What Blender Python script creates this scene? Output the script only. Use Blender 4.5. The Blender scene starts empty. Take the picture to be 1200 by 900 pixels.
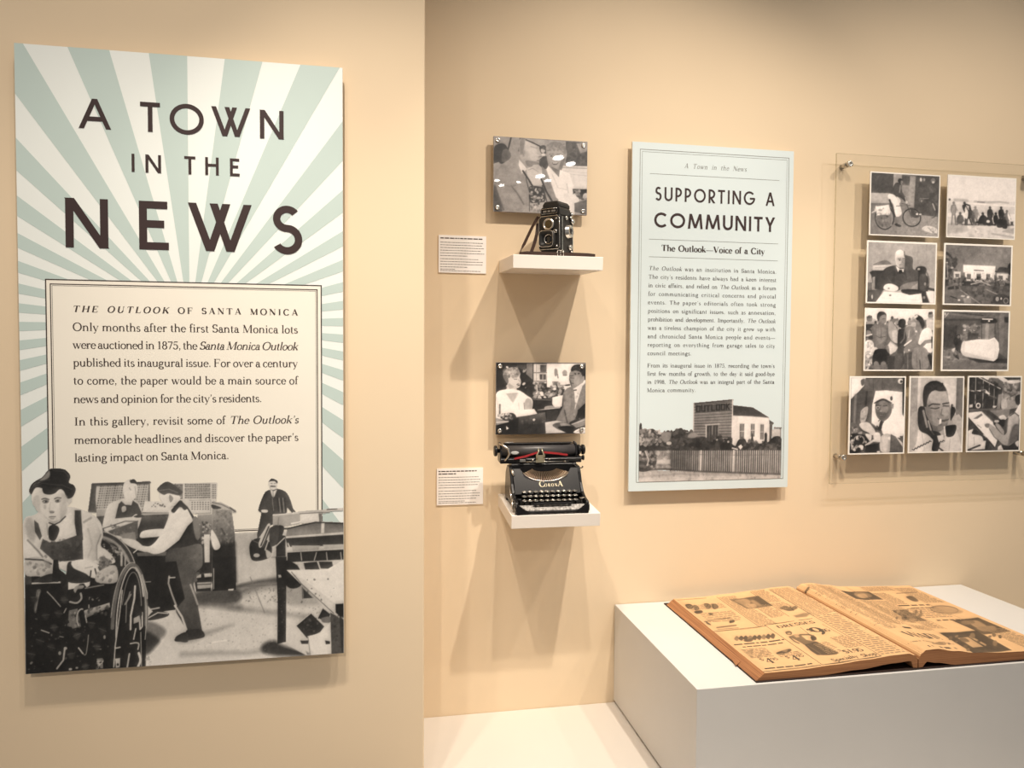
import bpy, bmesh, math, random
import numpy as np
from mathutils import Vector, Matrix

# ---------------------------------------------------------------- camera, world, lamps, exposure
S = bpy.context.scene
C = S.collection
EYE = 1.5414                      # height of the lens above the gallery floor
S.view_settings.view_transform = 'Standard'
S.view_settings.look = 'None'
S.view_settings.gamma = 1.0
S.view_settings.use_curve_mapping = False
S.view_settings.exposure = 0.0

cam_data = bpy.data.cameras.new('camera')
cam_data.sensor_fit = 'HORIZONTAL'
cam_data.sensor_width = 36.0
cam_data.lens = 36.0 * 861.42 / 1200.0
cam_data.clip_start = 0.02
cam = bpy.data.objects.new('camera', cam_data)
C.objects.link(cam)
YAW, PITCH, ROLL = -0.1846, -0.0361, 0.0059
fwd = Vector((-math.sin(YAW) * math.cos(PITCH), math.cos(YAW) * math.cos(PITCH), math.sin(PITCH)))
rgt = Vector((math.cos(YAW), math.sin(YAW), 0))
up = rgt.cross(fwd)
r2 = rgt * math.cos(ROLL) + up * math.sin(ROLL)
u2 = -rgt * math.sin(ROLL) + up * math.cos(ROLL)
M = Matrix((r2, u2, -fwd)).transposed().to_4x4()
M.translation = Vector((0, -2.3, EYE))
cam.matrix_world = M
S.camera = cam

world = bpy.data.worlds.new('gallery')
S.world = world
world.use_nodes = True
world.node_tree.nodes['Background'].inputs['Color'].default_value = (1.0, 0.95, 0.90, 1)
world.node_tree.nodes['Background'].inputs['Strength'].default_value = 0.30


def spot(name, loc, target, power, size, blend=0.6, radius=0.022, col=(1.0, 0.88, 0.745)):
    d = bpy.data.lights.new(name, 'SPOT')
    d.energy = power
    d.spot_size = math.radians(size)
    d.spot_blend = blend
    d.shadow_soft_size = radius
    d.color = col
    o = bpy.data.objects.new(name, d)
    C.objects.link(o)
    o.location = loc
    o.rotation_euler = (Vector(target) - Vector(loc)).to_track_quat('-Z', 'Y').to_euler()
    return o


# track heads on the rail over the exhibit: each a wide flood on the wall and a tighter lamp aimed down; plus one added frontal fill off the rail
GAIN = 0.71
for loc, aim, power, size, blend in [
        ((0.98, -1.15, 3.06), (0.820, 0.05, 1.63), 80, 86, 0.9),
        ((0.98, -1.15, 3.06), (0.800, 0.05, 0.80), 45, 72, 1.0),
        ((0.98, -1.15, 3.06), (0.800, 0.05, -0.40), 110, 56, 1.0),
        ((-0.16, -1.24, 3.06), (-0.120, -0.04, 1.25), 15, 86, 1.0),
        ((-0.16, -1.24, 3.06), (0.250, -0.04, 0.10), 95, 62, 1.0),
        ((1.62, -1.22, 3.06), (1.500, -0.02, 1.50), 42, 88, 1.0),
        ((1.62, -0.95, 3.06), (1.320, 0.10, -0.40), 70, 60, 1.0),
        ((1.62, -0.95, 3.06), (1.950, 0.20, 0.50), 62, 54, 1.0),
        ((0.46, -1.22, 3.06), (0.400, -0.02, -0.40), 100, 58, 1.0),
        ((0.46, -1.22, 3.06), (0.420, 0.0, 1.60), 20, 84, 1.0),
        ((-0.36, -1.30, 3.06), (-0.95, -0.30, 1.40), 24, 92, 1.0),
        ((-0.36, -1.30, 3.06), (-0.46, -0.20, -0.40), 78, 62, 1.0),
        ((-1.05, -1.35, 3.06), (-0.90, -0.20, 0.30), 22, 72, 1.0),
        ((-0.55, -4.10, 3.20), (-0.72, -0.47, 1.15), 240, 40, 1.0),  # added fill spot, off the rail: lightens the shadow under the left panel
        ((2.35, -1.20, 3.06), (1.930, 0.0, 1.63), 70, 92, 1.0),
        ((2.35, -0.95, 3.06), (2.110, 0.15, 0.20), 85, 58, 1.0)]:
    spot('track_and_fill_spot', loc, aim, power * GAIN, size, blend)


def downlight(loc, power, rad, sy=1.0):
    d = bpy.data.lights.new('recessed_downlight', 'AREA')
    d.shape = 'ELLIPSE'
    d.size = rad * 2
    d.size_y = rad * 2 * sy
    d.energy = power
    d.color = (1.0, 0.93, 0.85)
    o = bpy.data.objects.new('recessed_downlight', d)
    C.objects.link(o)
    o.location = loc


# small ceiling downlights further back in the gallery, the ones mirrored in the acrylic
for q in [(1.74, -4.26, 3.29, .048), (1.57, -4.76, 3.29, .052), (1.68, -4.91, 3.29, .036), (1.19, -5.01, 3.29, .028), (1.27, -5.21, 3.29, .030), (1.41, -5.03, 3.29, .024), (1.58, -4.09, 3.29, .052)]:
    downlight(q[:3], 130 * q[3] ** 2 * 3.14 * 1.7, q[3] * .85, 1.7)

# ---------------------------------------------------------------- materials
MATS = {}


def mat(name, col, rough=0.6, metal=0.0, var=0.03, scale=18.0, bump=0.0, bscale=250.0, spec=0.5, coat=0.0, trans=0.0, ior=1.45):
    """procedural surface: base colour broken up by noise, fine bump"""
    if name in MATS:
        return MATS[name]
    m = bpy.data.materials.new(name)
    m.use_nodes = True
    nt = m.node_tree
    b = nt.nodes['Principled BSDF']
    b.inputs['Roughness'].default_value = rough
    b.inputs['Metallic'].default_value = metal
    b.inputs['Specular IOR Level'].default_value = spec
    b.inputs['Coat Weight'].default_value = coat
    b.inputs['Coat Roughness'].default_value = 0.03
    b.inputs['Transmission Weight'].default_value = trans
    b.inputs['IOR'].default_value = ior
    tc = nt.nodes.new('ShaderNodeTexCoord')
    if var:
        n = nt.nodes.new('ShaderNodeTexNoise')
        n.inputs['Scale'].default_value = scale
        n.inputs['Detail'].default_value = 4
        nt.links.new(tc.outputs['Object'], n.inputs['Vector'])
        r = nt.nodes.new('ShaderNodeValToRGB')
        r.color_ramp.elements[0].position = 0.3
        r.color_ramp.elements[1].position = 0.7
        r.color_ramp.elements[0].color = tuple(c * (1 - var) for c in col) + (1,)
        r.color_ramp.elements[1].color = tuple(min(1, c * (1 + var)) for c in col) + (1,)
        nt.links.new(n.outputs['Fac'], r.inputs['Fac'])
        nt.links.new(r.outputs['Color'], b.inputs['Base Color'])
    else:
        b.inputs['Base Color'].default_value = tuple(col) + (1,)
    if bump:
        n2 = nt.nodes.new('ShaderNodeTexNoise')
        n2.inputs['Scale'].default_value = bscale
        n2.inputs['Detail'].default_value = 3
        nt.links.new(tc.outputs['Object'], n2.inputs['Vector'])
        bp = nt.nodes.new('ShaderNodeBump')
        bp.inputs['Strength'].default_value = bump
        bp.inputs['Distance'].default_value = 0.002
        nt.links.new(n2.outputs['Fac'], bp.inputs['Height'])
        nt.links.new(bp.outputs['Normal'], b.inputs['Normal'])
    MATS[name] = m
    return m


def lin(v):
    return tuple((c / 255 / 12.92) if c / 255 <= 0.04045 else ((c / 255 + 0.055) / 1.055) ** 2.4 for c in v)


def photo_mat(name, rough, coat=0.0):
    """printed tone read from the drawn picture stored on the mesh"""
    if name in MATS:
        return MATS[name]
    m = bpy.data.materials.new(name)
    m.use_nodes = True
    nt = m.node_tree
    b = nt.nodes['Principled BSDF']
    a = nt.nodes.new('ShaderNodeAttribute')
    a.attribute_name = 'tone'
    g = nt.nodes.new('ShaderNodeTexNoise')
    g.inputs['Scale'].default_value = 1400
    tc = nt.nodes.new('ShaderNodeTexCoord')
    nt.links.new(tc.outputs['Object'], g.inputs['Vector'])
    mx = nt.nodes.new('ShaderNodeMix')
    mx.data_type = 'RGBA'
    mx.blend_type = 'OVERLAY'
    mx.inputs['Factor'].default_value = 0.06
    nt.links.new(a.outputs['Color'], mx.inputs['A'])
    nt.links.new(g.outputs['Fac'], mx.inputs['B'])
    nt.links.new(mx.outputs['Result'], b.inputs['Base Color'])
    b.inputs['Roughness'].default_value = rough
    b.inputs['Coat Weight'].default_value = coat
    b.inputs['Coat Roughness'].default_value = 0.02
    MATS[name] = m
    return m


def acrylic_mat(name='clear_acrylic', tint=(0.98, 0.98, 0.97)):
    m = bpy.data.materials.new(name)
    m.use_nodes = True
    nt = m.node_tree
    nt.nodes.remove(nt.nodes['Principled BSDF'])
    out = nt.nodes['Material Output']
    tr = nt.nodes.new('ShaderNodeBsdfTransparent')
    tr.inputs['Color'].default_value = tint + (1,)
    gl = nt.nodes.new('ShaderNodeBsdfGlossy')
    gl.inputs['Roughness'].default_value = 0.02
    lw = nt.nodes.new('ShaderNodeLayerWeight')
    lw.inputs['Blend'].default_value = 0.5
    pw = nt.nodes.new('ShaderNodeMath'); pw.operation = 'POWER'; pw.inputs[1].default_value = 5
    fr = nt.nodes.new('ShaderNodeMath'); fr.operation = 'MULTIPLY_ADD'; fr.inputs[1].default_value = 0.95; fr.inputs[2].default_value = 0.035
    nt.links.new(lw.outputs['Facing'], pw.inputs[0])
    nt.links.new(pw.outputs[0], fr.inputs[0])
    mx = nt.nodes.new('ShaderNodeMixShader')
    nt.links.new(fr.outputs[0], mx.inputs['Fac'])
    nt.links.new(tr.outputs['BSDF'], mx.inputs[1])
    nt.links.new(gl.outputs['BSDF'], mx.inputs[2])
    nt.links.new(mx.outputs['Shader'], out.inputs['Surface'])
    return m


PAINT = mat('cream_wall_paint', (0.76, 0.615, 0.435), 0.7, var=0.012, scale=3, bump=0.06, bscale=420, spec=0.25)
WHITE = mat('white_lacquer', (0.75, 0.70, 0.645), 0.42, var=0.012, scale=6, bump=0.02)
PLINTHW = mat('white_plinth_paint', (0.63, 0.62, 0.60), 0.5, var=0.015, scale=5, bump=0.03)
PLATW = mat('white_platform_paint', (0.66, 0.62, 0.57), 0.4, var=0.012, scale=4, bump=0.02)
FLOORM = mat('grey_gallery_floor', (0.30, 0.27, 0.24), 0.5, var=0.1, scale=5)
DARKGAP = mat('dark_shadow_gap', (0.05, 0.035, 0.025), 0.8, var=0.1)
STEEL = mat('brushed_steel', (0.62, 0.58, 0.52), 0.28, 1.0, var=0.05)
CHROME = mat('worn_chrome', (0.72, 0.69, 0.64), 0.22, 1.0, var=0.08, scale=60)
INK = mat('dark_brown_ink', lin((48, 30, 30)), 0.6, var=0.04)
INKS = mat('soft_black_ink', lin((58, 46, 42)), 0.6, var=0.04)
GREYINK = mat('grey_ink', lin((120, 118, 114)), 0.6, var=0.04)
SAGE = mat('sage_print', lin((188, 205, 201)), 0.5, var=0.012, scale=7)
CREAMP = mat('cream_print', lin((232, 237, 234)), 0.5, var=0.01, scale=7)
BOXP = mat('text_box_print', lin((236, 231, 219)), 0.5, var=0.01, scale=7)
BLUEP = mat('pale_blue_board', lin((208, 220, 222)), 0.5, var=0.008, scale=4)
BOARDEDGE = mat('white_board_edge', (0.78, 0.74, 0.66), 0.5)
CARD = mat('white_label_card', (0.91, 0.87, 0.845), 0.6, var=0.01)
PAPER = mat('photo_paper_white', (0.86, 0.82, 0.76), 0.4, var=0.01)
ACRYLIC = acrylic_mat()
ACRYLIC_EDGE = acrylic_mat('polished_acrylic_edge', (0.70, 0.68, 0.60))


# ---------------------------------------------------------------- mesh helpers
class MB:
    def __init__(s):
        s.v, s.f, s.m, s.s = [], [], [], []

    def face(s, idx, m=0, sm=False):
        s.f.append(tuple(idx)); s.m.append(m); s.s.append(sm)

    def add(s, verts, faces, m=0, sm=False):
        n = len(s.v)
        s.v.extend(tuple(v) for v in verts)
        for f in faces:
            s.face([i + n for i in f], m, sm)
        return s

    def box(s, x0, x1, y0, y1, z0, z1, m=0):
        v = [(x, y, z) for z in (z0, z1) for y in (y0, y1) for x in (x0, x1)]
        return s.add(v, [(0, 2, 3, 1), (4, 5, 7, 6), (0, 1, 5, 4), (2, 6, 7, 3), (0, 4, 6, 2), (1, 3, 7, 5)], m)

    def quad(s, a, b, c, d, m=0):
        return s.add([a, b, c, d], [(0, 1, 2, 3)], m)

    def cyl(s, p0, p1, r0, r1=None, n=20, m=0, caps=True, sm=True):
        r1 = r0 if r1 is None else r1
        p0, p1 = Vector(p0), Vector(p1)
        d = (p1 - p0).normalized()
        a = d.orthogonal().normalized()
        b = d.cross(a)
        v = []
        for p, r in ((p0, r0), (p1, r1)):
            for i in range(n):
                t = 2 * math.pi * i / n
                v.append(p + a * (r * math.cos(t)) + b * (r * math.sin(t)))
        k = len(s.v)
        s.v.extend(tuple(q) for q in v)
        for i in range(n):
            j = (i + 1) % n
            s.face((k + i, k + j, k + n + j, k + n + i), m, sm)
        if caps:
            s.face([k + i for i in range(n)][::-1], m)
            s.face([k + n + i for i in range(n)], m)
        return s

    def lathe(s, p, axis, prof, n=28, m=0):
        """prof: (radius, distance along axis)"""
        p, d = Vector(p), Vector(axis).normalized()
        a = d.orthogonal().normalized(); b = d.cross(a)
        k = len(s.v)
        for r, h in prof:
            for i in range(n):
                t = 2 * math.pi * i / n
                s.v.append(tuple(p + d * h + a * (r * math.cos(t)) + b * (r * math.sin(t))))
        for q in range(len(prof) - 1):
            for i in range(n):
                j = (i + 1) % n
                s.face((k + q * n + i, k + q * n + j, k + (q + 1) * n + j, k + (q + 1) * n + i), m, True)
        s.face([k + i for i in range(n)][::-1], m)
        s.face([k + (len(prof) - 1) * n + i for i in range(n)], m)
        return s

    def tube(s, pts, r, n=8, m=0, closed=False):
        pts = [Vector(p) for p in pts]
        k = len(s.v)
        N = len(pts)
        a = None
        for i, p in enumerate(pts):
            if closed:
                d = pts[(i + 1) % N] - pts[i - 1]
            else:
                d = pts[min(i + 1, N - 1)] - pts[max(i - 1, 0)]
            d.normalize()
            if a is None:
                a = d.orthogonal().normalized()
            a = (a - d * a.dot(d)).normalized()
            b = d.cross(a)
            rr = r[i] if isinstance(r, (list, tuple)) else r
            for j in range(n):
                t = 2 * math.pi * j / n
                s.v.append(tuple(p + a * (rr * math.cos(t)) + b * (rr * math.sin(t))))
        for i in range(N if closed else N - 1):
            i2 = (i + 1) % N
            for j in range(n):
                j2 = (j + 1) % n
                s.face((k + i * n + j, k + i * n + j2, k + i2 * n + j2, k + i2 * n + j), m, True)
        if not closed:
            s.face([k + j for j in range(n)][::-1], m)
            s.face([k + (N - 1) * n + j for j in range(n)], m)
        return s

    def ribbon(s, pts, wv, th, m=0):
        """flat strap: pts along it, wv = width vectors, th = thickness vector"""
        k = len(s.v)
        th = Vector(th)
        for p, w in zip(pts, wv):
            p, w = Vector(p), Vector(w)
            for q in (p - w, p + w, p + w + th, p - w + th):
                s.v.append(tuple(q))
        for i in range(len(pts) - 1):
            for j in range(4):
                j2 = (j + 1) % 4
                s.face((k + i * 4 + j, k + i * 4 + j2, k + i * 4 + 4 + j2, k + i * 4 + 4 + j), m)
        s.face((k, k + 3, k + 2, k + 1), m)
        e = k + (len(pts) - 1) * 4
        s.face((e, e + 1, e + 2, e + 3), m)
        return s

    def prism(s, poly, y0, y1, m=0, axis='y'):
        """extrude a 2-D outline; axis y: (x,z); x: (y,z); z: (x,y)"""
        def V(p, t):
            return {'y': (p[0], t, p[1]), 'x': (t, p[0], p[1]), 'z': (p[0], p[1], t)}[axis]
        n = len(poly)
        k = len(s.v)
        s.v.extend(V(p, y0) for p in poly)
        s.v.extend(V(p, y1) for p in poly)
        s.face([k + i for i in range(n)], m)
        s.face([k + n + i for i in range(n)][::-1], m)
        for i in range(n):
            j = (i + 1) % n
            s.face((k + i, k + n + i, k + n + j, k + j), m)
        return s

    def sphere(s, c, r, n=14, m=0, sc=(1, 1, 1)):
        prof = [(max(1e-5, math.sin(math.pi * i / (n // 2 + 1))), -math.cos(math.pi * i / (n // 2 + 1))) for i in range(n // 2 + 2)]
        k = len(s.v)
        s.lathe((0, 0, 0), (0, 0, 1), prof, n, m)
        for i in range(k, len(s.v)):
            v = s.v[i]
            s.v[i] = (c[0] + v[0] * r * sc[0], c[1] + v[1] * r * sc[1], c[2] + v[2] * r * sc[2])
        return s

    def build(s, name, mats, parent=None, loc=(0, 0, 0), rot=(0, 0, 0), bevel=0.0, seg=2, fix=False):
        me = bpy.data.meshes.new(name)
        me.from_pydata(s.v, [], s.f)
        for mm in (mats if isinstance(mats, (list, tuple)) else [mats]):
            me.materials.append(mm)
        me.polygons.foreach_set('material_index', s.m)
        me.polygons.foreach_set('use_smooth', s.s)
        if fix:
            bm = bmesh.new(); bm.from_mesh(me)
            bmesh.ops.recalc_face_normals(bm, faces=bm.faces)
            bm.to_mesh(me); bm.free()
        me.update()
        o = bpy.data.objects.new(name, me)
        C.objects.link(o)
        o.location = loc
        o.rotation_euler = rot
        if parent:
            o.parent = parent
        if bevel:
            b = o.modifiers.new('edge', 'BEVEL')
            b.width = bevel; b.segments = seg; b.limit_method = 'ANGLE'; b.angle_limit = math.radians(40)
        return o


def tag(o, label, cat, group=None):
    o['label'] = label
    o['category'] = cat
    if group:
        o['group'] = group
    return o


def thing(name, label, cat, loc, rot=(0, 0, 0), group=None):
    o = bpy.data.objects.new(name, None)
    o.empty_display_size = 0.05
    C.objects.link(o)
    o.location = loc
    o.rotation_euler = rot
    return tag(o, label, cat, group)


def structure(o):
    o['kind'] = 'structure'
    return o


# ---------------------------------------------------------------- lettering
TH, TN = 0.080, 0.037
SERIF = {
    'a': (.43, "V .30 .04 .30;A .19 .295 .112 .135 0 155;D .10 .33 .036;A .185 .125 .125 .125 70 330;L .30 .2 .17 .245 .03;A .36 .06 .05 .055 180 330"),
    'b': (.49, "V .11 0 .70;A .265 .21 .155 .212 -130 130;F .11 .69"),
    'c': (.42, "A .235 .21 .165 .215 50 320;D .335 .34 .04"),
    'd': (.51, "V .385 0 .70;A .23 .21 .155 .212 50 310;F .385 .69;S .43 .012 .05"),
    'e': (.43, "A .225 .21 .165 .215 0 322;L .08 .245 .39 .245 .028"),
    'f': (.29, "V .13 0 .58;A .235 .575 .105 .125 55 180;D .29 .655 .036;S .14 .415 .12;S .14 .012 .1"),
    'g': (.46, "A .205 .285 .12 .14 0 360;A .215 -.10 .17 .10 0 360;A .14 .09 .07 .07 100 260;L .3 .37 .42 .41 .04"),
    'h': (.53, "V .11 0 .70;A .265 .27 .14 .155 0 165;V .41 0 .29;F .11 .69;S .11 .012 .09;S .41 .012 .09"),
    'i': (.26, "V .13 0 .43;D .125 .60 .05;F .13 .42;S .13 .012 .09"),
    'j': (.25, "V .13 -.1 .43;A .05 -.1 .08 .11 -120 0;D .125 .60 .05;F .13 .42"),
    'k': (.50, "V .11 0 .70;L .15 .19 .40 .42 .03;L .22 .26 .43 .01 .075;F .11 .69;S .11 .012 .09;S .42 .012 .08;S .39 .418 .07"),
    'l': (.26, "V .13 0 .70;F .13 .69;S .13 .012 .09"),
    'm': (.80, "V .11 0 .43;A .255 .27 .135 .155 0 165;V .39 0 .29;A .535 .27 .135 .155 0 165;V .67 0 .29;F .11 .42;S .11 .012 .085;S .39 .012 .085;S .67 .012 .085"),
    'n': (.54, "V .11 0 .43;A .265 .27 .14 .155 0 165;V .41 0 .29;F .11 .42;S .11 .012 .09;S .41 .012 .09"),
    'o': (.48, "A .24 .21 .175 .218 0 360"),
    'p': (.51, "V .12 -.22 .43;A .275 .21 .155 .212 -130 130;F .12 .42;S .12 -.21 .09"),
    'q': (.50, "V .385 -.22 .43;A .23 .21 .155 .212 50 310;S .385 -.21 .09"),
    'r': (.38, "V .12 0 .43;A .26 .28 .12 .145 60 165;D .315 .375 .045;F .12 .42;S .12 .012 .1"),
    's': (.36, "A .175 .315 .10 .105 25 270;A .18 .11 .115 .105 90 -155;L .27 .36 .27 .42 .03;L .06 .08 .06 .01 .03"),
    't': (.31, "V .13 .08 .54;A .205 .085 .075 .08 180 310;S .15 .415 .115"),
    'u': (.53, "V .11 .14 .43;A .245 .15 .135 .155 180 345;V .40 .02 .43;F .11 .42;F .40 .42;S .44 .012 .045"),
    'v': (.47, "L .07 .42 .235 0 .075;L .40 .42 .235 0 .03;S .08 .418 .08;S .39 .418 .07"),
    'w': (.68, "L .07 .42 .21 0 .075;L .34 .42 .21 0 .03;L .31 .42 .46 0 .075;L .61 .42 .46 0 .03;S .08 .418 .08;S .33 .418 .08;S .6 .418 .07"),
    'x': (.47, "L .07 .42 .39 0 .075;L .38 .42 .08 0 .03;S .1 .418 .08;S .37 .418 .07;S .09 .012 .07;S .38 .012 .08"),
    'y': (.47, "L .07 .42 .245 0 .075;L .40 .42 .20 -.13 .03;D .12 -.17 .042;L .2 -.13 .13 -.19 .03;S .08 .418 .08;S .39 .418 .07"),
    'z': (.42, "L .06 .41 .36 .41 .035;L .34 .42 .07 .01 .075;L .05 .018 .37 .018 .035"),
    'A': (.70, "L .10 0 .34 .68 .035;L .34 .68 .59 0 .09;L .19 .22 .48 .22 .03;S .10 .012 .09;S .59 .012 .1"),
    'B': (.64, "V .15 0 .67;A .32 .505 .17 .155 -90 90;A .34 .175 .20 .165 -90 90;L .1 .658 .33 .658 .03;L .1 .012 .35 .012 .03;L .15 .345 .33 .345 .03"),
    'C': (.69, "A .36 .335 .29 .34 42 318;L .58 .5 .58 .66 .03;L .58 .03 .58 .17 .03"),
    'D': (.75, "V .15 0 .67;A .32 .335 .34 .325 -90 90;L .06 .658 .33 .658 .03;L .06 .012 .33 .012 .03"),
    'E': (.64, "V .15 0 .67;L .06 .658 .54 .658 .03;L .06 .012 .57 .012 .03;L .15 .345 .42 .345 .03;L .54 .52 .54 .67 .03;L .57 0 .57 .16 .03;L .42 .26 .42 .43 .03"),
    'F': (.60, "V .15 0 .67;L .06 .658 .53 .658 .03;L .15 .345 .42 .345 .03;L .53 .52 .53 .67 .03;L .42 .26 .42 .43 .03;S .16 .012 .11"),
    'G': (.74, "A .36 .335 .29 .34 42 325;L .58 .5 .58 .66 .03;V .60 .02 .28;S .6 .275 .1"),
    'H': (.78, "V .15 0 .67;V .63 0 .67;L .15 .345 .63 .345 .03;S .15 .012 .11;S .63 .012 .11;S .15 .658 .11;S .63 .658 .11"),
    'I': (.38, "V .19 0 .67;S .19 .012 .11;S .19 .658 .11"),
    'K': (.72, "V .15 0 .67;L .2 .3 .58 .66 .032;L .3 .4 .62 .01 .09;S .15 .012 .11;S .15 .658 .11;S .6 .012 .1;S .57 .658 .09"),
    'L': (.60, "V .15 0 .67;L .06 .012 .55 .012 .03;L .55 0 .55 .18 .03;S .15 .658 .11"),
    'M': (.88, "L .13 0 .15 .67 .035;L .15 .67 .42 .02 .09;L .70 .67 .42 .02 .035;V .73 0 .67;S .13 .012 .09;S .73 .012 .1;S .12 .658 .08;S .75 .658 .08"),
    'N': (.74, "L .13 0 .13 .67 .035;L .13 .67 .62 .02 .09;L .62 0 .62 .67 .035;S .13 .012 .09;S .1 .658 .09;S .62 .658 .09"),
    'O': (.76, "A .38 .335 .30 .34 0 360"),
    'P': (.60, "V .15 0 .67;A .32 .485 .19 .175 -90 90;L .06 .658 .33 .658 .03;L .15 .31 .33 .31 .03;S .16 .012 .11"),
    'R': (.68, "V .15 0 .67;A .32 .495 .18 .165 -90 90;L .06 .658 .33 .658 .03;L .15 .33 .33 .33 .03;L .34 .33 .58 .01 .09;S .15 .012 .11;S .6 .012 .08"),
    'S': (.52, "A .25 .50 .165 .165 20 270;A .26 .175 .185 .165 90 -160;L .42 .5 .42 .67 .03;L .07 .01 .07 .18 .03"),
    'T': (.68, "V .34 0 .67;L .06 .658 .62 .658 .03;L .06 .5 .06 .67 .03;L .62 .5 .62 .67 .03;S .34 .012 .11"),
    'U': (.74, "V .15 .2 .67;A .37 .21 .22 .22 180 360;L .59 .2 .59 .67 .035;S .15 .658 .11;S .59 .658 .09"),
    'V': (.70, "L .10 .67 .36 0 .09;L .60 .67 .36 0 .035;S .1 .658 .1;S .6 .658 .08"),
    'W': (.96, "L .10 .67 .30 0 .09;L .48 .67 .30 0 .035;L .46 .67 .66 0 .09;L .86 .67 .66 0 .035;S .1 .658 .1;S .46 .658 .1;S .86 .658 .08"),
    'Y': (.66, "L .08 .67 .34 .3 .09;L .58 .67 .34 .3 .035;V .34 0 .32;S .1 .658 .09;S .57 .658 .08;S .34 .012 .11"),
    'Z': (.62, "L .07 .65 .55 .65 .04;L .53 .66 .08 .01 .09;L .06 .02 .56 .02 .04"),
    '1': (.46, "V .25 0 .66;L .13 .57 .25 .65 .035;S .25 .012 .11"),
    '2': (.48, "A .22 .47 .15 .18 -20 165;L .35 .4 .06 .04 .06;L .06 .03 .42 .03 .06"),
    '3': (.48, "A .21 .50 .13 .15 -85 150;A .21 .18 .16 .18 -150 90"),
    '4': (.48, "V .33 0 .66;L .33 .65 .05 .2 .035;L .05 .2 .45 .2 .035;S .33 .012 .09"),
    '5': (.48, "L .12 .63 .40 .63 .06;L .12 .63 .10 .36 .03;A .215 .205 .175 .2 -160 130"),
    '6': (.48, "A .24 .2 .165 .195 0 360;A .36 .25 .3 .42 105 185"),
    '7': (.48, "L .05 .62 .43 .62 .06;L .42 .63 .18 0 .06"),
    '8': (.48, "A .24 .49 .135 .155 0 360;A .24 .17 .165 .17 0 360"),
    '9': (.48, "A .24 .46 .165 .195 0 360;A .12 .41 .3 .42 -75 5"),
    '0': (.48, "A .24 .33 .17 .33 0 360"),
    '$': (.48, "A .23 .46 .14 .15 20 270;A .24 .17 .16 .15 90 -160;L .24 -.05 .24 .7 .03"),
    '!': (.28, "L .14 .2 .14 .68 .08;D .14 .045 .05"),
    '.': (.24, "D .12 .045 .05"),
    ',': (.24, "D .12 .045 .05;L .155 .04 .09 -.11 .03"),
    "'": (.22, "D .11 .62 .048;L .145 .62 .08 .48 .03"),
    '-': (.32, "L .05 .2 .27 .2 .05"),
    '_': (.90, "L .03 .2 .87 .2 .035"),
    '&': (.70, "A .28 .5 .13 .15 0 360;A .26 .18 .2 .18 60 330;L .2 .42 .58 .02 .07"),
}


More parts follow.
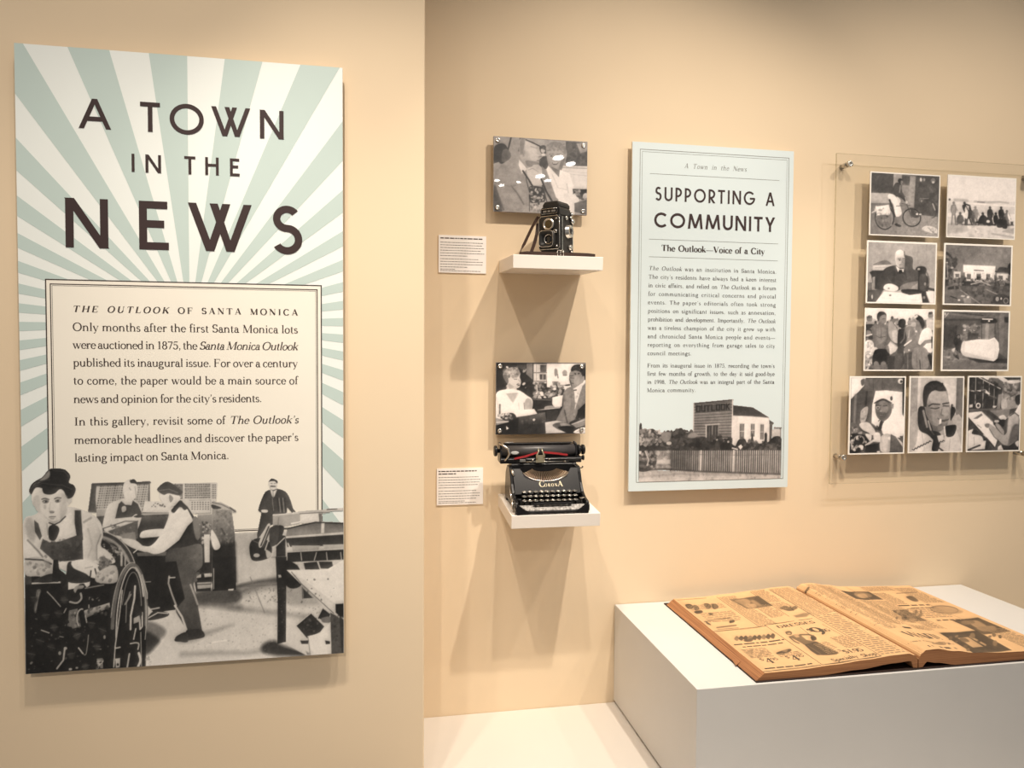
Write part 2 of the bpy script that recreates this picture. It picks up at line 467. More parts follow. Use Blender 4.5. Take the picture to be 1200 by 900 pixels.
class Ink(MB):
    """flat printing: coordinates u (right), v (down) in metres from a board's top left corner"""

    def __init__(s, y=0.0):
        super().__init__()
        s.y = y

    def poly(s, pts, m=0):
        k = len(s.v)
        s.n = (getattr(s, 'n', 0) + 1) % 60      # each stroke a hair in front of the last
        s.v.extend((u, s.y - s.n * 2e-6, -v) for u, v in pts)
        a = sum(pts[i][0] * pts[(i + 1) % len(pts)][1] - pts[(i + 1) % len(pts)][0] * pts[i][1] for i in range(len(pts)))
        idx = [k + i for i in range(len(pts))]
        s.face(idx if a < 0 else idx[::-1], m)

    def rect(s, u0, v0, u1, v1, m=0):
        s.poly([(u0, v0), (u1, v0), (u1, v1), (u0, v1)], m)

    def line(s, a, b, w, m=0):
        dx, dy = b[0] - a[0], b[1] - a[1]
        L = math.hypot(dx, dy) or 1
        nx, ny = -dy / L * w / 2, dx / L * w / 2
        s.poly([(a[0] + nx, a[1] + ny), (b[0] + nx, b[1] + ny), (b[0] - nx, b[1] - ny), (a[0] - nx, a[1] - ny)], m)

    def frame(s, u0, v0, u1, v1, w, m=0):
        for a in ((u0, v0, u1, v0 + w), (u0, v1 - w, u1, v1), (u0, v0 + w, u0 + w, v1 - w), (u1 - w, v0 + w, u1, v1 - w)):
            s.rect(*a, m)

    def arc(s, cx, cy, rx, ry, a0, a1, wf, tr, m=0, n=None):
        n = n or max(3, int(abs(a1 - a0) / 24))
        pi, po = [], []
        for i in range(n + 1):
            t = math.radians(a0 + (a1 - a0) * i / n)
            c, q = math.cos(t), math.sin(t)
            w = wf(c) / 2
            pi.append(tr(cx + c * (rx - w), cy + q * (ry - w)))
            po.append(tr(cx + c * (rx + w), cy + q * (ry + w)))
        for i in range(n):
            s.poly([pi[i], pi[i + 1], po[i + 1], po[i]], m)

    def glyph(s, ch, u, v, size, m=0, italic=False, bold=1.0, xs=1.0):
        wdt, code = SERIF.get(ch, (.4, ''))
        sl = 0.22 if italic else 0.0

        def tr(x, y):
            return (u + (x * xs + y * sl) * size, v - y * size)
        th, tn = TH * bold, TN * (0.5 + 0.5 * bold)
        if ch.isupper():
            th *= 1.15
        for c in code.split(';'):
            p = c.split()
            if not p:
                continue
            a = [float(q) for q in p[1:]]
            if p[0] == 'V':
                x, y0, y1 = a
                h = th / 2
                s.poly([tr(x - h, y0), tr(x + h, y0), tr(x + h, y1), tr(x - h, y1)], m)
            elif p[0] == 'L':
                x0, y0, x1, y1, w = a
                w *= bold if w > .06 else (0.5 + 0.5 * bold)
                L = math.hypot(x1 - x0, y1 - y0)
                nx, ny = -(y1 - y0) / L * w / 2, (x1 - x0) / L * w / 2
                s.poly([tr(x0 + nx, y0 + ny), tr(x1 + nx, y1 + ny), tr(x1 - nx, y1 - ny), tr(x0 - nx, y0 - ny)], m)
            elif p[0] == 'S':
                x, y, h = a
                s.poly([tr(x - h, y - .013), tr(x + h, y - .013), tr(x + h, y + .013), tr(x - h, y + .013)], m)
            elif p[0] == 'F':
                x, y = a
                s.poly([tr(x - .09, y - .03), tr(x, y - .035), tr(x, y + .01), tr(x - .08, y - .005)], m)
            elif p[0] == 'D':
                x, y, r = a
                s.poly([tr(x + r * math.cos(k * math.pi / 4), y + r * math.sin(k * math.pi / 4)) for k in range(8)], m)
            elif p[0] == 'A':
                cx, cy, rx, ry, a0, a1 = a
                s.arc(cx, cy, rx, ry, a0, a1, lambda c: tn + (th - tn) * abs(c) ** 1.3, tr, m)
        return wdt * xs * size

    def width(s, txt, size, xs=1.0):
        return sum((SERIF.get(c, (.4,))[0] if c != ' ' else .25) * size * xs for c in txt)

    def text(s, txt, u0, u1, v, size, m=0, italic=False, bold=1.0, track=False, xs=1.0):
        """one line fitted between u0 and u1; *...* switches italic. spaces take up the slack (or the tracking does)"""
        plain = txt.replace('*', '')
        spaces = plain.count(' ')
        solid = s.width(plain.replace(' ', ''), size, xs)
        span = u1 - u0
        ls, sp = 0.0, .25 * size
        if track or not spaces:
            ls = (span - solid - spaces * sp * 2) / max(1, len(plain) - 1)
            sp *= 2
        else:
            sp = (span - solid) / spaces
            if sp > .5 * size or sp < .18 * size:
                sp2 = min(max(sp, .2 * size), .42 * size)
                ls = (span - solid - spaces * sp2) / (len(plain) - 1)
                sp = sp2
        u = u0
        it = italic
        for c in txt:
            if c == '*':
                it = not it
                continue
            if c == ' ':
                u += sp + ls
                continue
            u += s.glyph(c, u, v, size, m, it, bold, xs) + ls

    def greek(s, u0, u1, v, h, seed, m=0):
        """a line of text too small to read: word-length bars"""
        r = random.Random(seed)
        u = u0
        while u < u1 - h:
            w = min(h * r.uniform(1.2, 5.5), u1 - u)
            s.rect(u, v - h, u + w, v, m)
            u += w + h * .75

    # geometric sans capitals drawn into a box (u0,v0)-(u1,v1), stroke w
    def sans(s, ch, u0, v0, u1, v1, w, m=0):
        W, Hh = u1 - u0, v1 - v0

        def T(x, y):
            return (u0 + x * W, v1 - y * Hh)

        def diag(x0, y0, x1, y1):
            a, b = T(x0, y0), T(x1, y1)
            L = math.hypot(b[0] - a[0], b[1] - a[1])
            hw = w / 2 * L / abs(b[1] - a[1])
            s.poly([(a[0] - hw, a[1]), (a[0] + hw, a[1]), (b[0] + hw, b[1]), (b[0] - hw, b[1])], m)

        def ver(x, y0=0, y1=1):
            a, b = T(x, y0), T(x, y1)
            s.rect(a[0] - w / 2, b[1], a[0] + w / 2, a[1], m)

        def hor(y, x0=0, x1=1):
            a, b = T(x0, y), T(x1, y)
            s.rect(a[0], a[1] - w / 2, b[0], a[1] + w / 2, m)
        e = w / 2 / W
        g = w / 2 / Hh

        def arc(cx, cy, rx, ry, a0, a1):
            s.arc(u0 + cx * W, v1 - cy * Hh, rx, ry, -a0, -a1, lambda c: w, lambda x, y: (x, y), m, max(6, int(abs(a1 - a0) / 8)))
        if ch == 'A':
            diag(e, 0, .5, 1); diag(1 - e, 0, .5, 1); hor(.33, .2, .8)
        elif ch == 'T':
            hor(1 - g); ver(.5)
        elif ch == 'O':
            arc(.5, .5, W / 2 - w / 2, Hh / 2 - w / 2, 0, 360)
        elif ch == 'C':
            arc(.55, .5, W * .55 - w / 2, Hh / 2 - w / 2, 45, 315)
        elif ch == 'G':
            arc(.52, .5, W * .52 - w / 2, Hh / 2 - w / 2, 42, 360); hor(.5 - g * .5, .55, 1)
        elif ch == 'W':
            diag(e, 1, .34, 0); diag(.60, 1, .34, 0); diag(.40, 1, .66, 0); diag(1 - e, 1, .66, 0)
        elif ch == 'N':
            ver(e); ver(1 - e); diag(e, 1, 1 - e, 0)
        elif ch == 'M':
            diag(e, 0, .18, 1); diag(1 - e, 0, .82, 1); diag(.18, 1, .5, .05); diag(.82, 1, .5, .05)
        elif ch == 'I':
            ver(.5)
        elif ch == 'H':
            ver(e); ver(1 - e); hor(.56)
        elif ch == 'E':
            ver(e); hor(1 - g, 0, .96); hor(.53, 0, .85); hor(g)
        elif ch == 'U':
            r = W / 2 - w / 2
            y = (r + w / 2) / Hh
            ver(e, y); ver(1 - e, y); arc(.5, y, r, r, 180, 360)
        elif ch in 'PR':
            ver(e)
            r = Hh * .27
            cy = 1 - (r + w / 2) / Hh
            cx = 1 - (r + w / 2) / W
            hor(1 - g, 0, cx); hor(cy - r / Hh, 0, cx); arc(cx, cy, r, r, -90, 90)
            if ch == 'R':
                diag(cx - .02, cy - r / Hh, 1 - e, 0)
        elif ch == 'Y':
            diag(e, 1, .5, .42); diag(1 - e, 1, .5, .42); ver(.5, 0, .45)
        elif ch == 'S':
            r1 = (Hh - w) * .23; r2 = (Hh - w) * .27
            c1 = 1 - (r1 + w / 2) / Hh; c2 = (r2 + w / 2) / Hh
            k = (W - w) / 2
            arc(.5, c1, k * .88, r1, 38, 270); arc(.5, c2, k, r2, 90, -148)
        elif ch == 'L':
            ver(e); hor(g)
        elif ch == 'K':
            ver(e); diag(.12, .42, 1 - e, 1); diag(.3, .55, 1 - e, 0)

    def sansline(s, txt, u0, u1, v0, v1, w, gap=.2, m=0):
        ad = dict(S=.5, U=.62, P=.5, O=.92, R=.52, T=.55, I=.16, N=.68, G=.88, A=.72, C=.8, M=.92, Y=.62, W=1.1, E=.5, H=.62, L=.42, K=.6)
        h = v1 - v0
        tot = sum(.45 if c == ' ' else ad[c] for c in txt) + gap * (len(txt) - 1)
        k = (u1 - u0) / (tot * h)
        u = u0
        for c in txt:
            a = .45 if c == ' ' else ad[c]
            if c != ' ':
                s.sans(c, u, v0, u + a * h * k, v1, w, m)
            u += (a + gap) * h * k


# ---------------------------------------------------------------- drawn photographs
class Pic:
    """a tonal drawing on a fine grid. quad: corners (TL,TR,BR,BL) of the print in the drawing's own coordinates"""

    def __init__(s, nx, ny, quad, base=0.5, clear=False):
        u, v = np.meshgrid((np.arange(nx)) / (nx - 1), (np.arange(ny)) / (ny - 1))
        q = [np.array(p, float) for p in quad]
        d1, d2, d3 = q[1] - q[2], q[3] - q[2], q[0] - q[1] + q[2] - q[3]
        den = d1[0] * d2[1] - d1[1] * d2[0]
        gx = (d3[0] * d2[1] - d3[1] * d2[0]) / den
        gy = (d1[0] * d3[1] - d1[1] * d3[0]) / den
        ww = gx * u + gy * v + 1
        P = ((q[1] - q[0] + gx * q[1])[None, None] * u[..., None] + (q[3] - q[0] + gy * q[3])[None, None] * v[..., None] + q[0]) / ww[..., None]
        s.X, s.Y = P[..., 0], P[..., 1]
        s.nx, s.ny = nx, ny
        s.g = np.full((ny, nx), float(base))
        s.a = np.zeros((ny, nx)) if clear else np.ones((ny, nx))
        s.px = math.hypot(*(q[1] - q[0])) / nx
        s.o, s.k = (0.0, 0.0), 1.0
        s.rng = np.random.RandomState(5)

    def at(s, ox=0, oy=0, k=1.0):
        s.o, s.k = (ox, oy), k
        return s

    def P(s, t):
        if isinstance(t, str):
            t = [tuple(float(c) for c in p.split(',')) for p in t.split()]
        return [(s.o[0] + x / s.k, s.o[1] + y / s.k) for x, y in t]

    def tone(s, g, X, Y):
        if isinstance(g, tuple):
            g0, g1, x0, y0, x1, y1 = g
            (x0, y0), (x1, y1) = s.P([(x0, y0), (x1, y1)])
            d = (x1 - x0) ** 2 + (y1 - y0) ** 2
            t = np.clip(((X - x0) * (x1 - x0) + (Y - y0) * (y1 - y0)) / d, 0, 1)
            return g0 + (g1 - g0) * t
        return g

    def put(s, sl, cov, g, op=1.0):
        X, Y = s.X[sl], s.Y[sl]
        cov = cov * op
        s.g[sl] = s.g[sl] * (1 - cov) + s.tone(g, X, Y) * cov
        s.a[sl] = np.maximum(s.a[sl], cov)

    def win(s, pts, pad):
        xs = [p[0] for p in pts]; ys = [p[1] for p in pts]
        m = (s.X > min(xs) - pad) & (s.X < max(xs) + pad) & (s.Y > min(ys) - pad) & (s.Y < max(ys) + pad)
        r = np.where(m.any(1))[0]; c = np.where(m.any(0))[0]
        if not len(r) or not len(c):
            return None
        return (slice(r[0], r[-1] + 1), slice(c[0], c[-1] + 1))

    @staticmethod
    def smooth(pts, n=5, closed=True):
        out = []
        N = len(pts)
        for i in range(N if closed else N - 1):
            p = [pts[(i + k) % N] if closed else pts[min(max(i + k, 0), N - 1)] for k in (-1, 0, 1, 2)]
            for j in range(n):
                t = j / n
                out.append(tuple(.5 * (2 * p[1][d] + (p[2][d] - p[0][d]) * t + (2 * p[0][d] - 5 * p[1][d] + 4 * p[2][d] - p[3][d]) * t * t + (3 * p[1][d] - p[0][d] - 3 * p[2][d] + p[3][d]) * t ** 3) for d in (0, 1)))
        if not closed:
            out.append(pts[-1])
        return out

    def seg_d(s, X, Y, pts, closed):
        d = np.full(X.shape, 1e9)
        inside = np.zeros(X.shape, bool)
        N = len(pts)
        for i in range(N if closed else N - 1):
            (x0, y0), (x1, y1) = pts[i], pts[(i + 1) % N]
            dx, dy = x1 - x0, y1 - y0
            t = np.clip(((X - x0) * dx + (Y - y0) * dy) / (dx * dx + dy * dy + 1e-12), 0, 1)
            d = np.minimum(d, (X - x0 - t * dx) ** 2 + (Y - y0 - t * dy) ** 2)
            if closed and y0 != y1:
                c = ((y0 > Y) != (y1 > Y)) & (X < dx * (Y - y0) / dy + x0)
                inside ^= c
        return np.sqrt(d), inside

    def p(s, t, g, soft=0.0, curve=False, op=1.0):
        """filled outline"""
        pts = s.P(t)
        if curve:
            pts = s.smooth(pts)
        aa = max(s.px, soft / s.k)
        w = s.win(pts, aa)
        if w is None:
            return
        d, ins = s.seg_d(s.X[w], s.Y[w], pts, True)
        s.put(w, np.clip(.5 + np.where(ins, d, -d) / aa, 0, 1), g, op)

    def c(s, t, g, soft=0.0, op=1.0):
        s.p(t, g, soft, True, op)

    def l(s, t, wd, g, soft=0.0, curve=False, op=1.0):
        """stroke"""
        pts = s.P(t)
        if curve:
            pts = s.smooth(pts, 5, False)
        wd = wd / s.k
        aa = max(s.px, soft / s.k)
        w = s.win(pts, wd + aa)
        if w is None:
            return
        d, _ = s.seg_d(s.X[w], s.Y[w], pts, False)
        s.put(w, np.clip(.5 + (wd / 2 - d) / aa, 0, 1), g, op)

    def e(s, cx, cy, rx, ry, g, rot=0, soft=0.0, op=1.0):
        """filled ellipse"""
        (cx, cy), = s.P([(cx, cy)])
        rx, ry = rx / s.k, ry / s.k
        aa = max(s.px, soft / s.k)
        R = max(rx, ry)
        w = s.win([(cx - R, cy - R), (cx + R, cy + R)], aa)
        if w is None:
            return
        a = math.radians(rot)
        X, Y = s.X[w] - cx, s.Y[w] - cy
        x = X * math.cos(a) + Y * math.sin(a); y = -X * math.sin(a) + Y * math.cos(a)
        k = np.sqrt((x / rx) ** 2 + (y / ry) ** 2) + 1e-9
        d = (k - 1) * np.sqrt(x * x + y * y) / k
        s.put(w, np.clip(.5 - d / aa, 0, 1), g, op)

    def ring(s, cx, cy, rx, ry, wd, g, rot=0, a0=0, a1=360, op=1.0):
        a = math.radians(rot)
        pts = []
        for i in range(41):
            t = math.radians(a0 + (a1 - a0) * i / 40)
            x, y = rx * math.cos(t), ry * math.sin(t)
            pts.append((cx + x * math.cos(a) - y * math.sin(a), cy + x * math.sin(a) + y * math.cos(a)))
        s.l(pts, wd, g, op=op)

    def dots(s, t, n, r, g, seed=1, op=1.0):
        """scattered flecks inside the box given by two corners"""
        (x0, y0), (x1, y1) = [tuple(float(c) for c in p.split(',')) for p in t.split()]
        R = random.Random(seed)
        for _ in range(n):
            x, y = R.uniform(x0, x1), R.uniform(y0, y1)
            rr = r * R.uniform(.5, 1.5)
            gg = R.uniform(*g) if isinstance(g, list) else g
            s.e(x, y, rr * R.uniform(.6, 1.8), rr, gg, R.uniform(0, 180), op=op)

    def grain(s, amp, cell=3, seed=0):
        R = np.random.RandomState(seed)
        for k, w in ((cell, .6), (cell * 3, .4), (1, .35)):
            n = R.uniform(-1, 1, (s.ny // k + 3, s.nx // k + 3))
            yi = np.arange(s.ny) / k; xi = np.arange(s.nx) / k
            y0 = yi.astype(int); x0 = xi.astype(int)
            fy = (yi - y0)[:, None]; fx = (xi - x0)[None]
            v = (n[y0][:, x0] * (1 - fy) * (1 - fx) + n[y0 + 1][:, x0] * fy * (1 - fx) + n[y0][:, x0 + 1] * (1 - fy) * fx + n[y0 + 1][:, x0 + 1] * fy * fx)
            s.g += v * amp * w
        return s

    @staticmethod
    def blur(g, r):
        """separable box blur, three passes"""
        for _ in range(3):
            for ax in (0, 1):
                k = 2 * r + 1
                pad = [(r + 1, r) if a == ax else (0, 0) for a in (0, 1)]
                c = np.cumsum(np.pad(g, pad, mode='edge'), axis=ax)
                g = (np.take(c, range(k, c.shape[ax]), ax) - np.take(c, range(0, c.shape[ax] - k), ax)) / k
        return g

    def octaves(s, seed, cell):
        R = np.random.RandomState(seed)
        out = np.zeros((s.ny, s.nx))
        amp = 1.0
        while cell >= 1:
            k = int(cell)
            n = R.uniform(-1, 1, (s.ny // k + 3, s.nx // k + 3))
            yi = np.arange(s.ny) / k; xi = np.arange(s.nx) / k
            y0 = yi.astype(int); x0 = xi.astype(int)
            fy = (yi - y0)[:, None]; fx = (xi - x0)[None]
            fy = fy * fy * (3 - 2 * fy); fx = fx * fx * (3 - 2 * fx)
            out += amp * (n[y0][:, x0] * (1 - fy) * (1 - fx) + n[y0 + 1][:, x0] * fy * (1 - fx) + n[y0][:, x0 + 1] * (1 - fy) * fx + n[y0 + 1][:, x0 + 1] * fy * fx)
            amp *= .72
            cell /= 2
        return out / 2.2

    def develop(s, seed=1, texture=.09, bleed=.14, r=5):
        """photographic finish: tones bleed into one another, mottled texture in the mid tones"""
        g = np.clip(s.g, 0, 1)
        wide = s.blur(g, r)
        g = g + bleed * (wide - g)
        near = s.blur(g, 2)
        mid = np.clip(4 * near * (1 - near), .22, 1)
        g = g + texture * mid * s.octaves(seed, max(8, s.nx // 14))
        # faint modelling along the light direction, from the drawing's own soft edges
        gy, gx = np.gradient(s.blur(np.clip(s.g, 0, 1), 3))
        g = g + np.clip(1.3 * (gx * .5 + gy * .5), -.09, .09)
        s.g = g * .82 + s.blur(g, 1) * .18
        return s

    def build(s, name, w, h, material, parent=None, loc=(0, 0, 0), off=(0, 0), tint=(1.0, .965, .945), lo=.055, hi=.93, fn=None):
        """lay the drawing on a w x h rectangle whose top left corner is off (u, v)"""
        g = np.clip(s.g, 0, 1)
        g = lo + (hi - lo) * g
        col = np.stack([g * t for t in tint] + [np.ones_like(g)], -1)
        # shadows of a print are neutral brown-black, whites stay paper coloured
        c = np.where(col <= .04045, col / 12.92, ((col + .055) / 1.055) ** 2.4)
        c[..., 3] = 1
        u, v = np.meshgrid(off[0] + w * np.arange(s.nx) / (s.nx - 1), off[1] + h * np.arange(s.ny) / (s.ny - 1))
        if fn is None:
            V = np.stack([u, np.zeros_like(u), -v], -1).reshape(-1, 3)
        else:
            V = np.stack(fn(u, v), -1).reshape(-1, 3)
        idx = np.arange(s.nx * s.ny).reshape(s.ny, s.nx)
        F = np.stack([idx[1:, :-1], idx[1:, 1:], idx[:-1, 1:], idx[:-1, :-1]], -1).reshape(-1, 4)
        if s.a.min() < .5:
            al = s.a.reshape(-1) > .5
            F = F[al[F].sum(1) >= 2]
        me = bpy.data.meshes.new(name)
        me.vertices.add(len(V)); me.vertices.foreach_set('co', V.ravel())
        me.loops.add(F.size); me.loops.foreach_set('vertex_index', F.ravel())
        me.polygons.add(len(F)); me.polygons.foreach_set('loop_start', np.arange(0, F.size, 4))
        me.update(calc_edges=True)
        at = me.color_attributes.new('tone', 'FLOAT_COLOR', 'POINT')
        at.data.foreach_set('color', c.reshape(-1, 4).astype(np.float32).ravel())
        me.materials.append(material)
        me.validate()
        if s.a.min() < .5:
            bm = bmesh.new(); bm.from_mesh(me)
            bmesh.ops.delete(bm, geom=[q for q in bm.verts if not q.link_faces], context='VERTS')
            bm.to_mesh(me); bm.free()
        o = bpy.data.objects.new(name, me)
        C.objects.link(o)
        o.location = loc
        if parent:
            o.parent = parent
        return o
# ---------------------------------------------------------------- the room
PZ = EYE - 1.1414                 # top of the low white platform
structure(MB().box(-3.4, 4.2, -4.2, 0.05, -0.05, 0.0).build('floor', FLOORM))
structure(MB().box(-3.4, 0.121, -0.47, 0.10, 0.0, 3.3).build('wall_left', PAINT, bevel=0.004, seg=3))
structure(MB().box(0.121, 4.2, 0.0, 0.10, 0.0, 3.3).build('wall_back', PAINT))

platform = MB().box(0.1215, 4.2, -1.75, -0.0005, 0.0, PZ).build('display_platform', PLATW, bevel=0.003)
tag(platform, 'low white painted platform at the foot of the recessed cream wall, under the plinth', 'platform')

PT = EYE - 0.8135                 # top of the plinth
plinth = thing('display_plinth', 'white rectangular plinth on the low platform carrying the open newspaper volume', 'plinth', (0.7785, -0.003, PZ))
MB().box(0, 1.312, -0.631, 0, 0.008, PT - PZ).build('body', PLINTHW, plinth, bevel=0.0012)
MB().box(0.006, 1.306, -0.625, -0.006, 0, 0.0085).build('shadow_gap', DARKGAP, plinth)['label'] = 'dark recessed gap under the plinth'


# ---------------------------------------------------------------- large introductory panel
W1, H1 = 0.698, 1.3965
p = thing('exhibit_panel', 'large tall introduction panel on the left wall, sage sunburst headed A TOWN IN THE NEWS', 'panel', (-0.7722, -0.5, EYE + 0.6787))
b = Ink()
b.box(0, W1, 0, 0.009, -H1, 0, 0)
# sunburst printed on the face
ru, rv, SQ = 0.3545, 0.6065, 0.655   # rays are a squashed fan of 72 sectors
k0 = Ink(-0.0004)


def ray_hit(t):
    du, dv = math.sin(t), -SQ * math.cos(t)
    c = []
    if du > 1e-9: c.append((W1 - ru) / du)
    if du < -1e-9: c.append(-ru / du)
    if dv > 1e-9: c.append((H1 - rv) / dv)
    if dv < -1e-9: c.append(-rv / dv)
    d = min(q for q in c if q > 0)
    return (min(max(ru + du * d, 0), W1), min(max(rv + dv * d, 0), H1))


k0.rect(0, 0, W1, H1, 1)
for v in range(len(k0.v)):
    k0.v[v] = (k0.v[v][0], -0.0003, k0.v[v][2])
for i in range(36):
    t0 = math.radians(-5 + 10 * i); t1 = t0 + math.radians(5)
    a, c2 = ray_hit(t0), ray_hit(t1)
    pts = [(ru, rv), a]
    for cu, cv in ((0, 0), (W1, 0), (W1, H1), (0, H1)):
        an = math.atan2(cu - ru, -(cv - rv) / SQ)
        for s2 in (0, 2 * math.pi):
            if t0 < an + s2 < t1:
                pts.append((cu, cv))
    pts.append(c2)
    k0.y = -0.0006
    k0.poly(pts, 2)
b.add(k0.v, [], 0)
off = len(b.v) - len(k0.v)
for f, mm in zip(k0.f, k0.m):
    b.face([i + off for i in f], mm)
b.build('board', [BOARDEDGE, CREAMP, SAGE], p)
MB().box(0.06, W1 - 0.06, 0.009, 0.03, -H1 + 0.06, -0.06).build('mounting_cleat', BOARDEDGE, p)
f1 = Ink(-0.0009)
f1.rect(0.054, 0.511, 0.6485, 1.10, 0)
f1.y = -0.0011
f1.frame(0.0535, 0.5105, 0.649, 1.10, 0.0026, 1)
f1.frame(0.0630, 0.5205, 0.6395, 1.09, 0.0022, 1)
f1.frame(0.0672, 0.5245, 0.6355, 1.086, 0.0010, 2)
f1.build('text_box', [BOXP, INKS, GREYINK], p)['label'] = 'pale text box with a dark double outline'
t1 = Ink(-0.0013)
hw = 0.0098
for ch, u0, v0, u1, v1 in [('A', .1272, .1095, .193, .1755), ('T', .254, .1092, .2959, .175), ('O', .3160, .1075, .3890, .1765), ('W', .4056, .1088, .4899, .175), ('N', .5114, .1098, .5642, .175)]:
    t1.sans(ch, u0, v0, u1, v1, hw)
for ch, u0, v0, u1, v1 in [('I', .2350, .226, .2410, .2663), ('N', .2639, .226, .2968, .2663), ('T', .3462, .225, .3701, .2657), ('H', .3911, .2247, .4205, .2653), ('E', .4449, .2247, .4662, .265)]:
    t1.sans(ch, u0, v0, u1, v1, 0.0062)
for ch, u0, v0, u1, v1 in [('N', .0967, .330, .1846, .4397), ('E', .2489, .330, .3115, .4392), ('W', .3535, .3295, .4914, .4385), ('S', .536, .3275, .6050, .4405)]:
    t1.sans(ch, u0, v0, u1, v1, 0.0168)
t1.build('title_lettering', INK, p)
t2 = Ink(-0.0013)
t2.text('*THE OUTLOOK* OF SANTA MONICA', .108, .5944, .5828, .0208, bold=1.7, track=True)
for (s_, u1, v) in [
        ('Only months after the first Santa Monica lots', .5944, .6247), ('were auctioned in 1875, the *Santa Monica Outlook*', .5942, .6643),
        ('published its inaugural issue. For over a century', .594, .7043), ('to come, the paper would be a main source of', .594, .7446),
        ("news and opinion for the city's residents.", .5125, .7863), ("In this gallery, revisit some of *The Outlook's*", .5946, .837),
        ("memorable headlines and discover the paper's", .5946, .8785), ('lasting impact on Santa Monica.', .4384, .9188)]:
    t2.text(s_, .1076, u1, v, .0268, bold=1.22)
t2.build('body_lettering', INKS, p)
panel_intro = p

# ---------------------------------------------------------------- second panel
W2, H2 = 0.5662, 1.128
p = thing('exhibit_panel', 'narrow pale blue panel on the recessed wall headed SUPPORTING A COMMUNITY', 'panel', (0.8117, -0.03, EYE + 0.6939))
b = Ink()
b.box(0, W2, 0, 0.009, -H2, 0, 0)
b.y = -0.0004
b.rect(0, 0, W2, H2, 1)
b.y = -0.0008
for (a_, w_) in ((.0255, .0016), (.0330, .0009)):
    b.frame(a_, a_ - .003, W2 - a_ + .009, H2 - a_ - .003, w_, 2)
for v in (.0985, .3085, .365):
    b.rect(.060, v, .515, v + .0011, 2)
b.build('board', [BOARDEDGE, BLUEP, GREYINK], p)
MB().box(0.06, W2 - 0.06, 0.009, 0.03, -H2 + 0.06, -0.06).build('mounting_cleat', BOARDEDGE, p)
t1 = Ink(-0.001)
t1.sansline('SUPPORTING A', .0785, .4990, .1400, .1845, .0064, .22)
t1.sansline('COMMUNITY', .0765, .5015, .2220, .2705, .0080, .17)
t1.build('title_lettering', INK, p)
t2 = Ink(-0.001)
t2.text('A Town in the News', .177, .396, .0755, .0225, 1, italic=True, track=True, xs=.9)
t2.text('The Outlook_Voice of a City', .102, .467, .3455, .0290, 0, bold=1.9)
body = ['*The Outlook* was an institution in Santa Monica.', "The city's residents have always had a keen interest", 'in civic affairs, and relied on *The Outlook* as a forum',
        'for communicating critical concerns and pivotal', "events. The paper's editorials often took strong", 'positions on significant issues, such as annexation,',
        'prohibition and development. Importantly, *The Outlook*', 'was a tireless champion of the city it grew up with', 'and chronicled Santa Monica people and events_',
        'reporting on everything from garage sales to city', 'council meetings.', "From its inaugural issue in 1875, recording the town's",
        'first few months of growth, to the day it said good-bye', 'in 1998, *The Outlook* was an integral part of the Santa', 'Monica community.']
for i, s_ in enumerate(body):
    v = .4085 + .0275 * i if i < 11 else .7235 + .0268 * (i - 11)
    u1 = .5105
    if i == 10: u1 = .212
    if i == 14: u1 = .229
    t2.text(s_, .0590, u1, v, .0190, 0, bold=1.15)
t2.build('body_lettering', [INKS, GREYINK], p)
panel_second = p


# ---------------------------------------------------------------- object labels
def label_card(x, z, w, h, text, lines, seed):
    o = thing('label_card', text, 'label', (x, -0.0045, z))
    MB().box(0, w, 0, 0.0042, -h, 0).build('card', CARD, o)
    k = Ink(-0.0004)
    for (v, u1, hh, mi) in lines:
        k.greek(.0055, u1 * w, v * h, hh, seed + int(v * 100), mi)
    k.build('print', [INKS, GREYINK], o)


label_card(0.1945, EYE + 0.3785, 0.149, 0.116, 'small white text label on the wall beside the camera shelf', [(.095, .92, .0034, 0)] + [(.20 + .071 * i, u, .0019, 1) for i, u in enumerate((.94, .93, .95, .9, .96, .6))] + [(.64 + .071 * i, u, .0019, 1) for i, u in enumerate((.84, .93, .93, .6))] + [(.915, .36, .0018, 1), (.955, .88, .0018, 1)], 3)
label_card(0.1905, EYE - 0.350, 0.1465, 0.1155, 'small white text label on the wall beside the typewriter shelf', [(.09, .86, .0032, 0), (.16, .45, .0032, 0)] + [(.25 + .071 * i, u, .0019, 1) for i, u in enumerate((.9, .94, .93, .9, .6))] + [(.625 + .071 * i, u, .0019, 1) for i, u in enumerate((.87, .93, .93, .86))] + [(.905, .6, .0018, 1), (.95, .85, .0018, 1)], 9)


# ---------------------------------------------------------------- wall shelves
def wall_shelf(z, tilt, text):
    o = MB().box(0, 0.266, -0.239, 0, -0.0385, 0).build('wall_shelf', WHITE, None, (0.386, -0.0005, z), (tilt, 0, 0), bevel=0.0012)
    tag(o, text, 'shelf', 'white wall shelves')
    return o


SH1, TL1 = EYE + 0.3045, 0.050
SH2, TL2 = EYE - 0.4350, 0.086
wall_shelf(SH1, TL1, 'white wall shelf carrying the vintage twin lens camera')
wall_shelf(SH2, TL2, 'white wall shelf carrying the black typewriter')
# ---------------------------------------------------------------- twin lens reflex camera
LEATHER = mat('black_leatherette', (0.022, 0.020, 0.018), 0.55, var=0.25, scale=220, bump=0.25, bscale=900)
BLACKM = mat('black_enamel', (0.010, 0.010, 0.011), 0.26, var=0.05, spec=0.3)
BLACKD = mat('dull_black', (0.018, 0.017, 0.016), 0.45, var=0.1)
STRAP = mat('dark_brown_leather', (0.035, 0.017, 0.011), 0.45, var=0.2, scale=90)
GLASS = mat('coated_lens_glass', (0.010, 0.012, 0.016), 0.05, var=0.0, coat=0.6)
AMBER = mat('amber_lens_glass', (0.055, 0.036, 0.010), 0.06, var=0.0, coat=0.6)
BRASS = mat('pale_gold_paint', (0.62, 0.53, 0.36), 0.4, var=0.05)

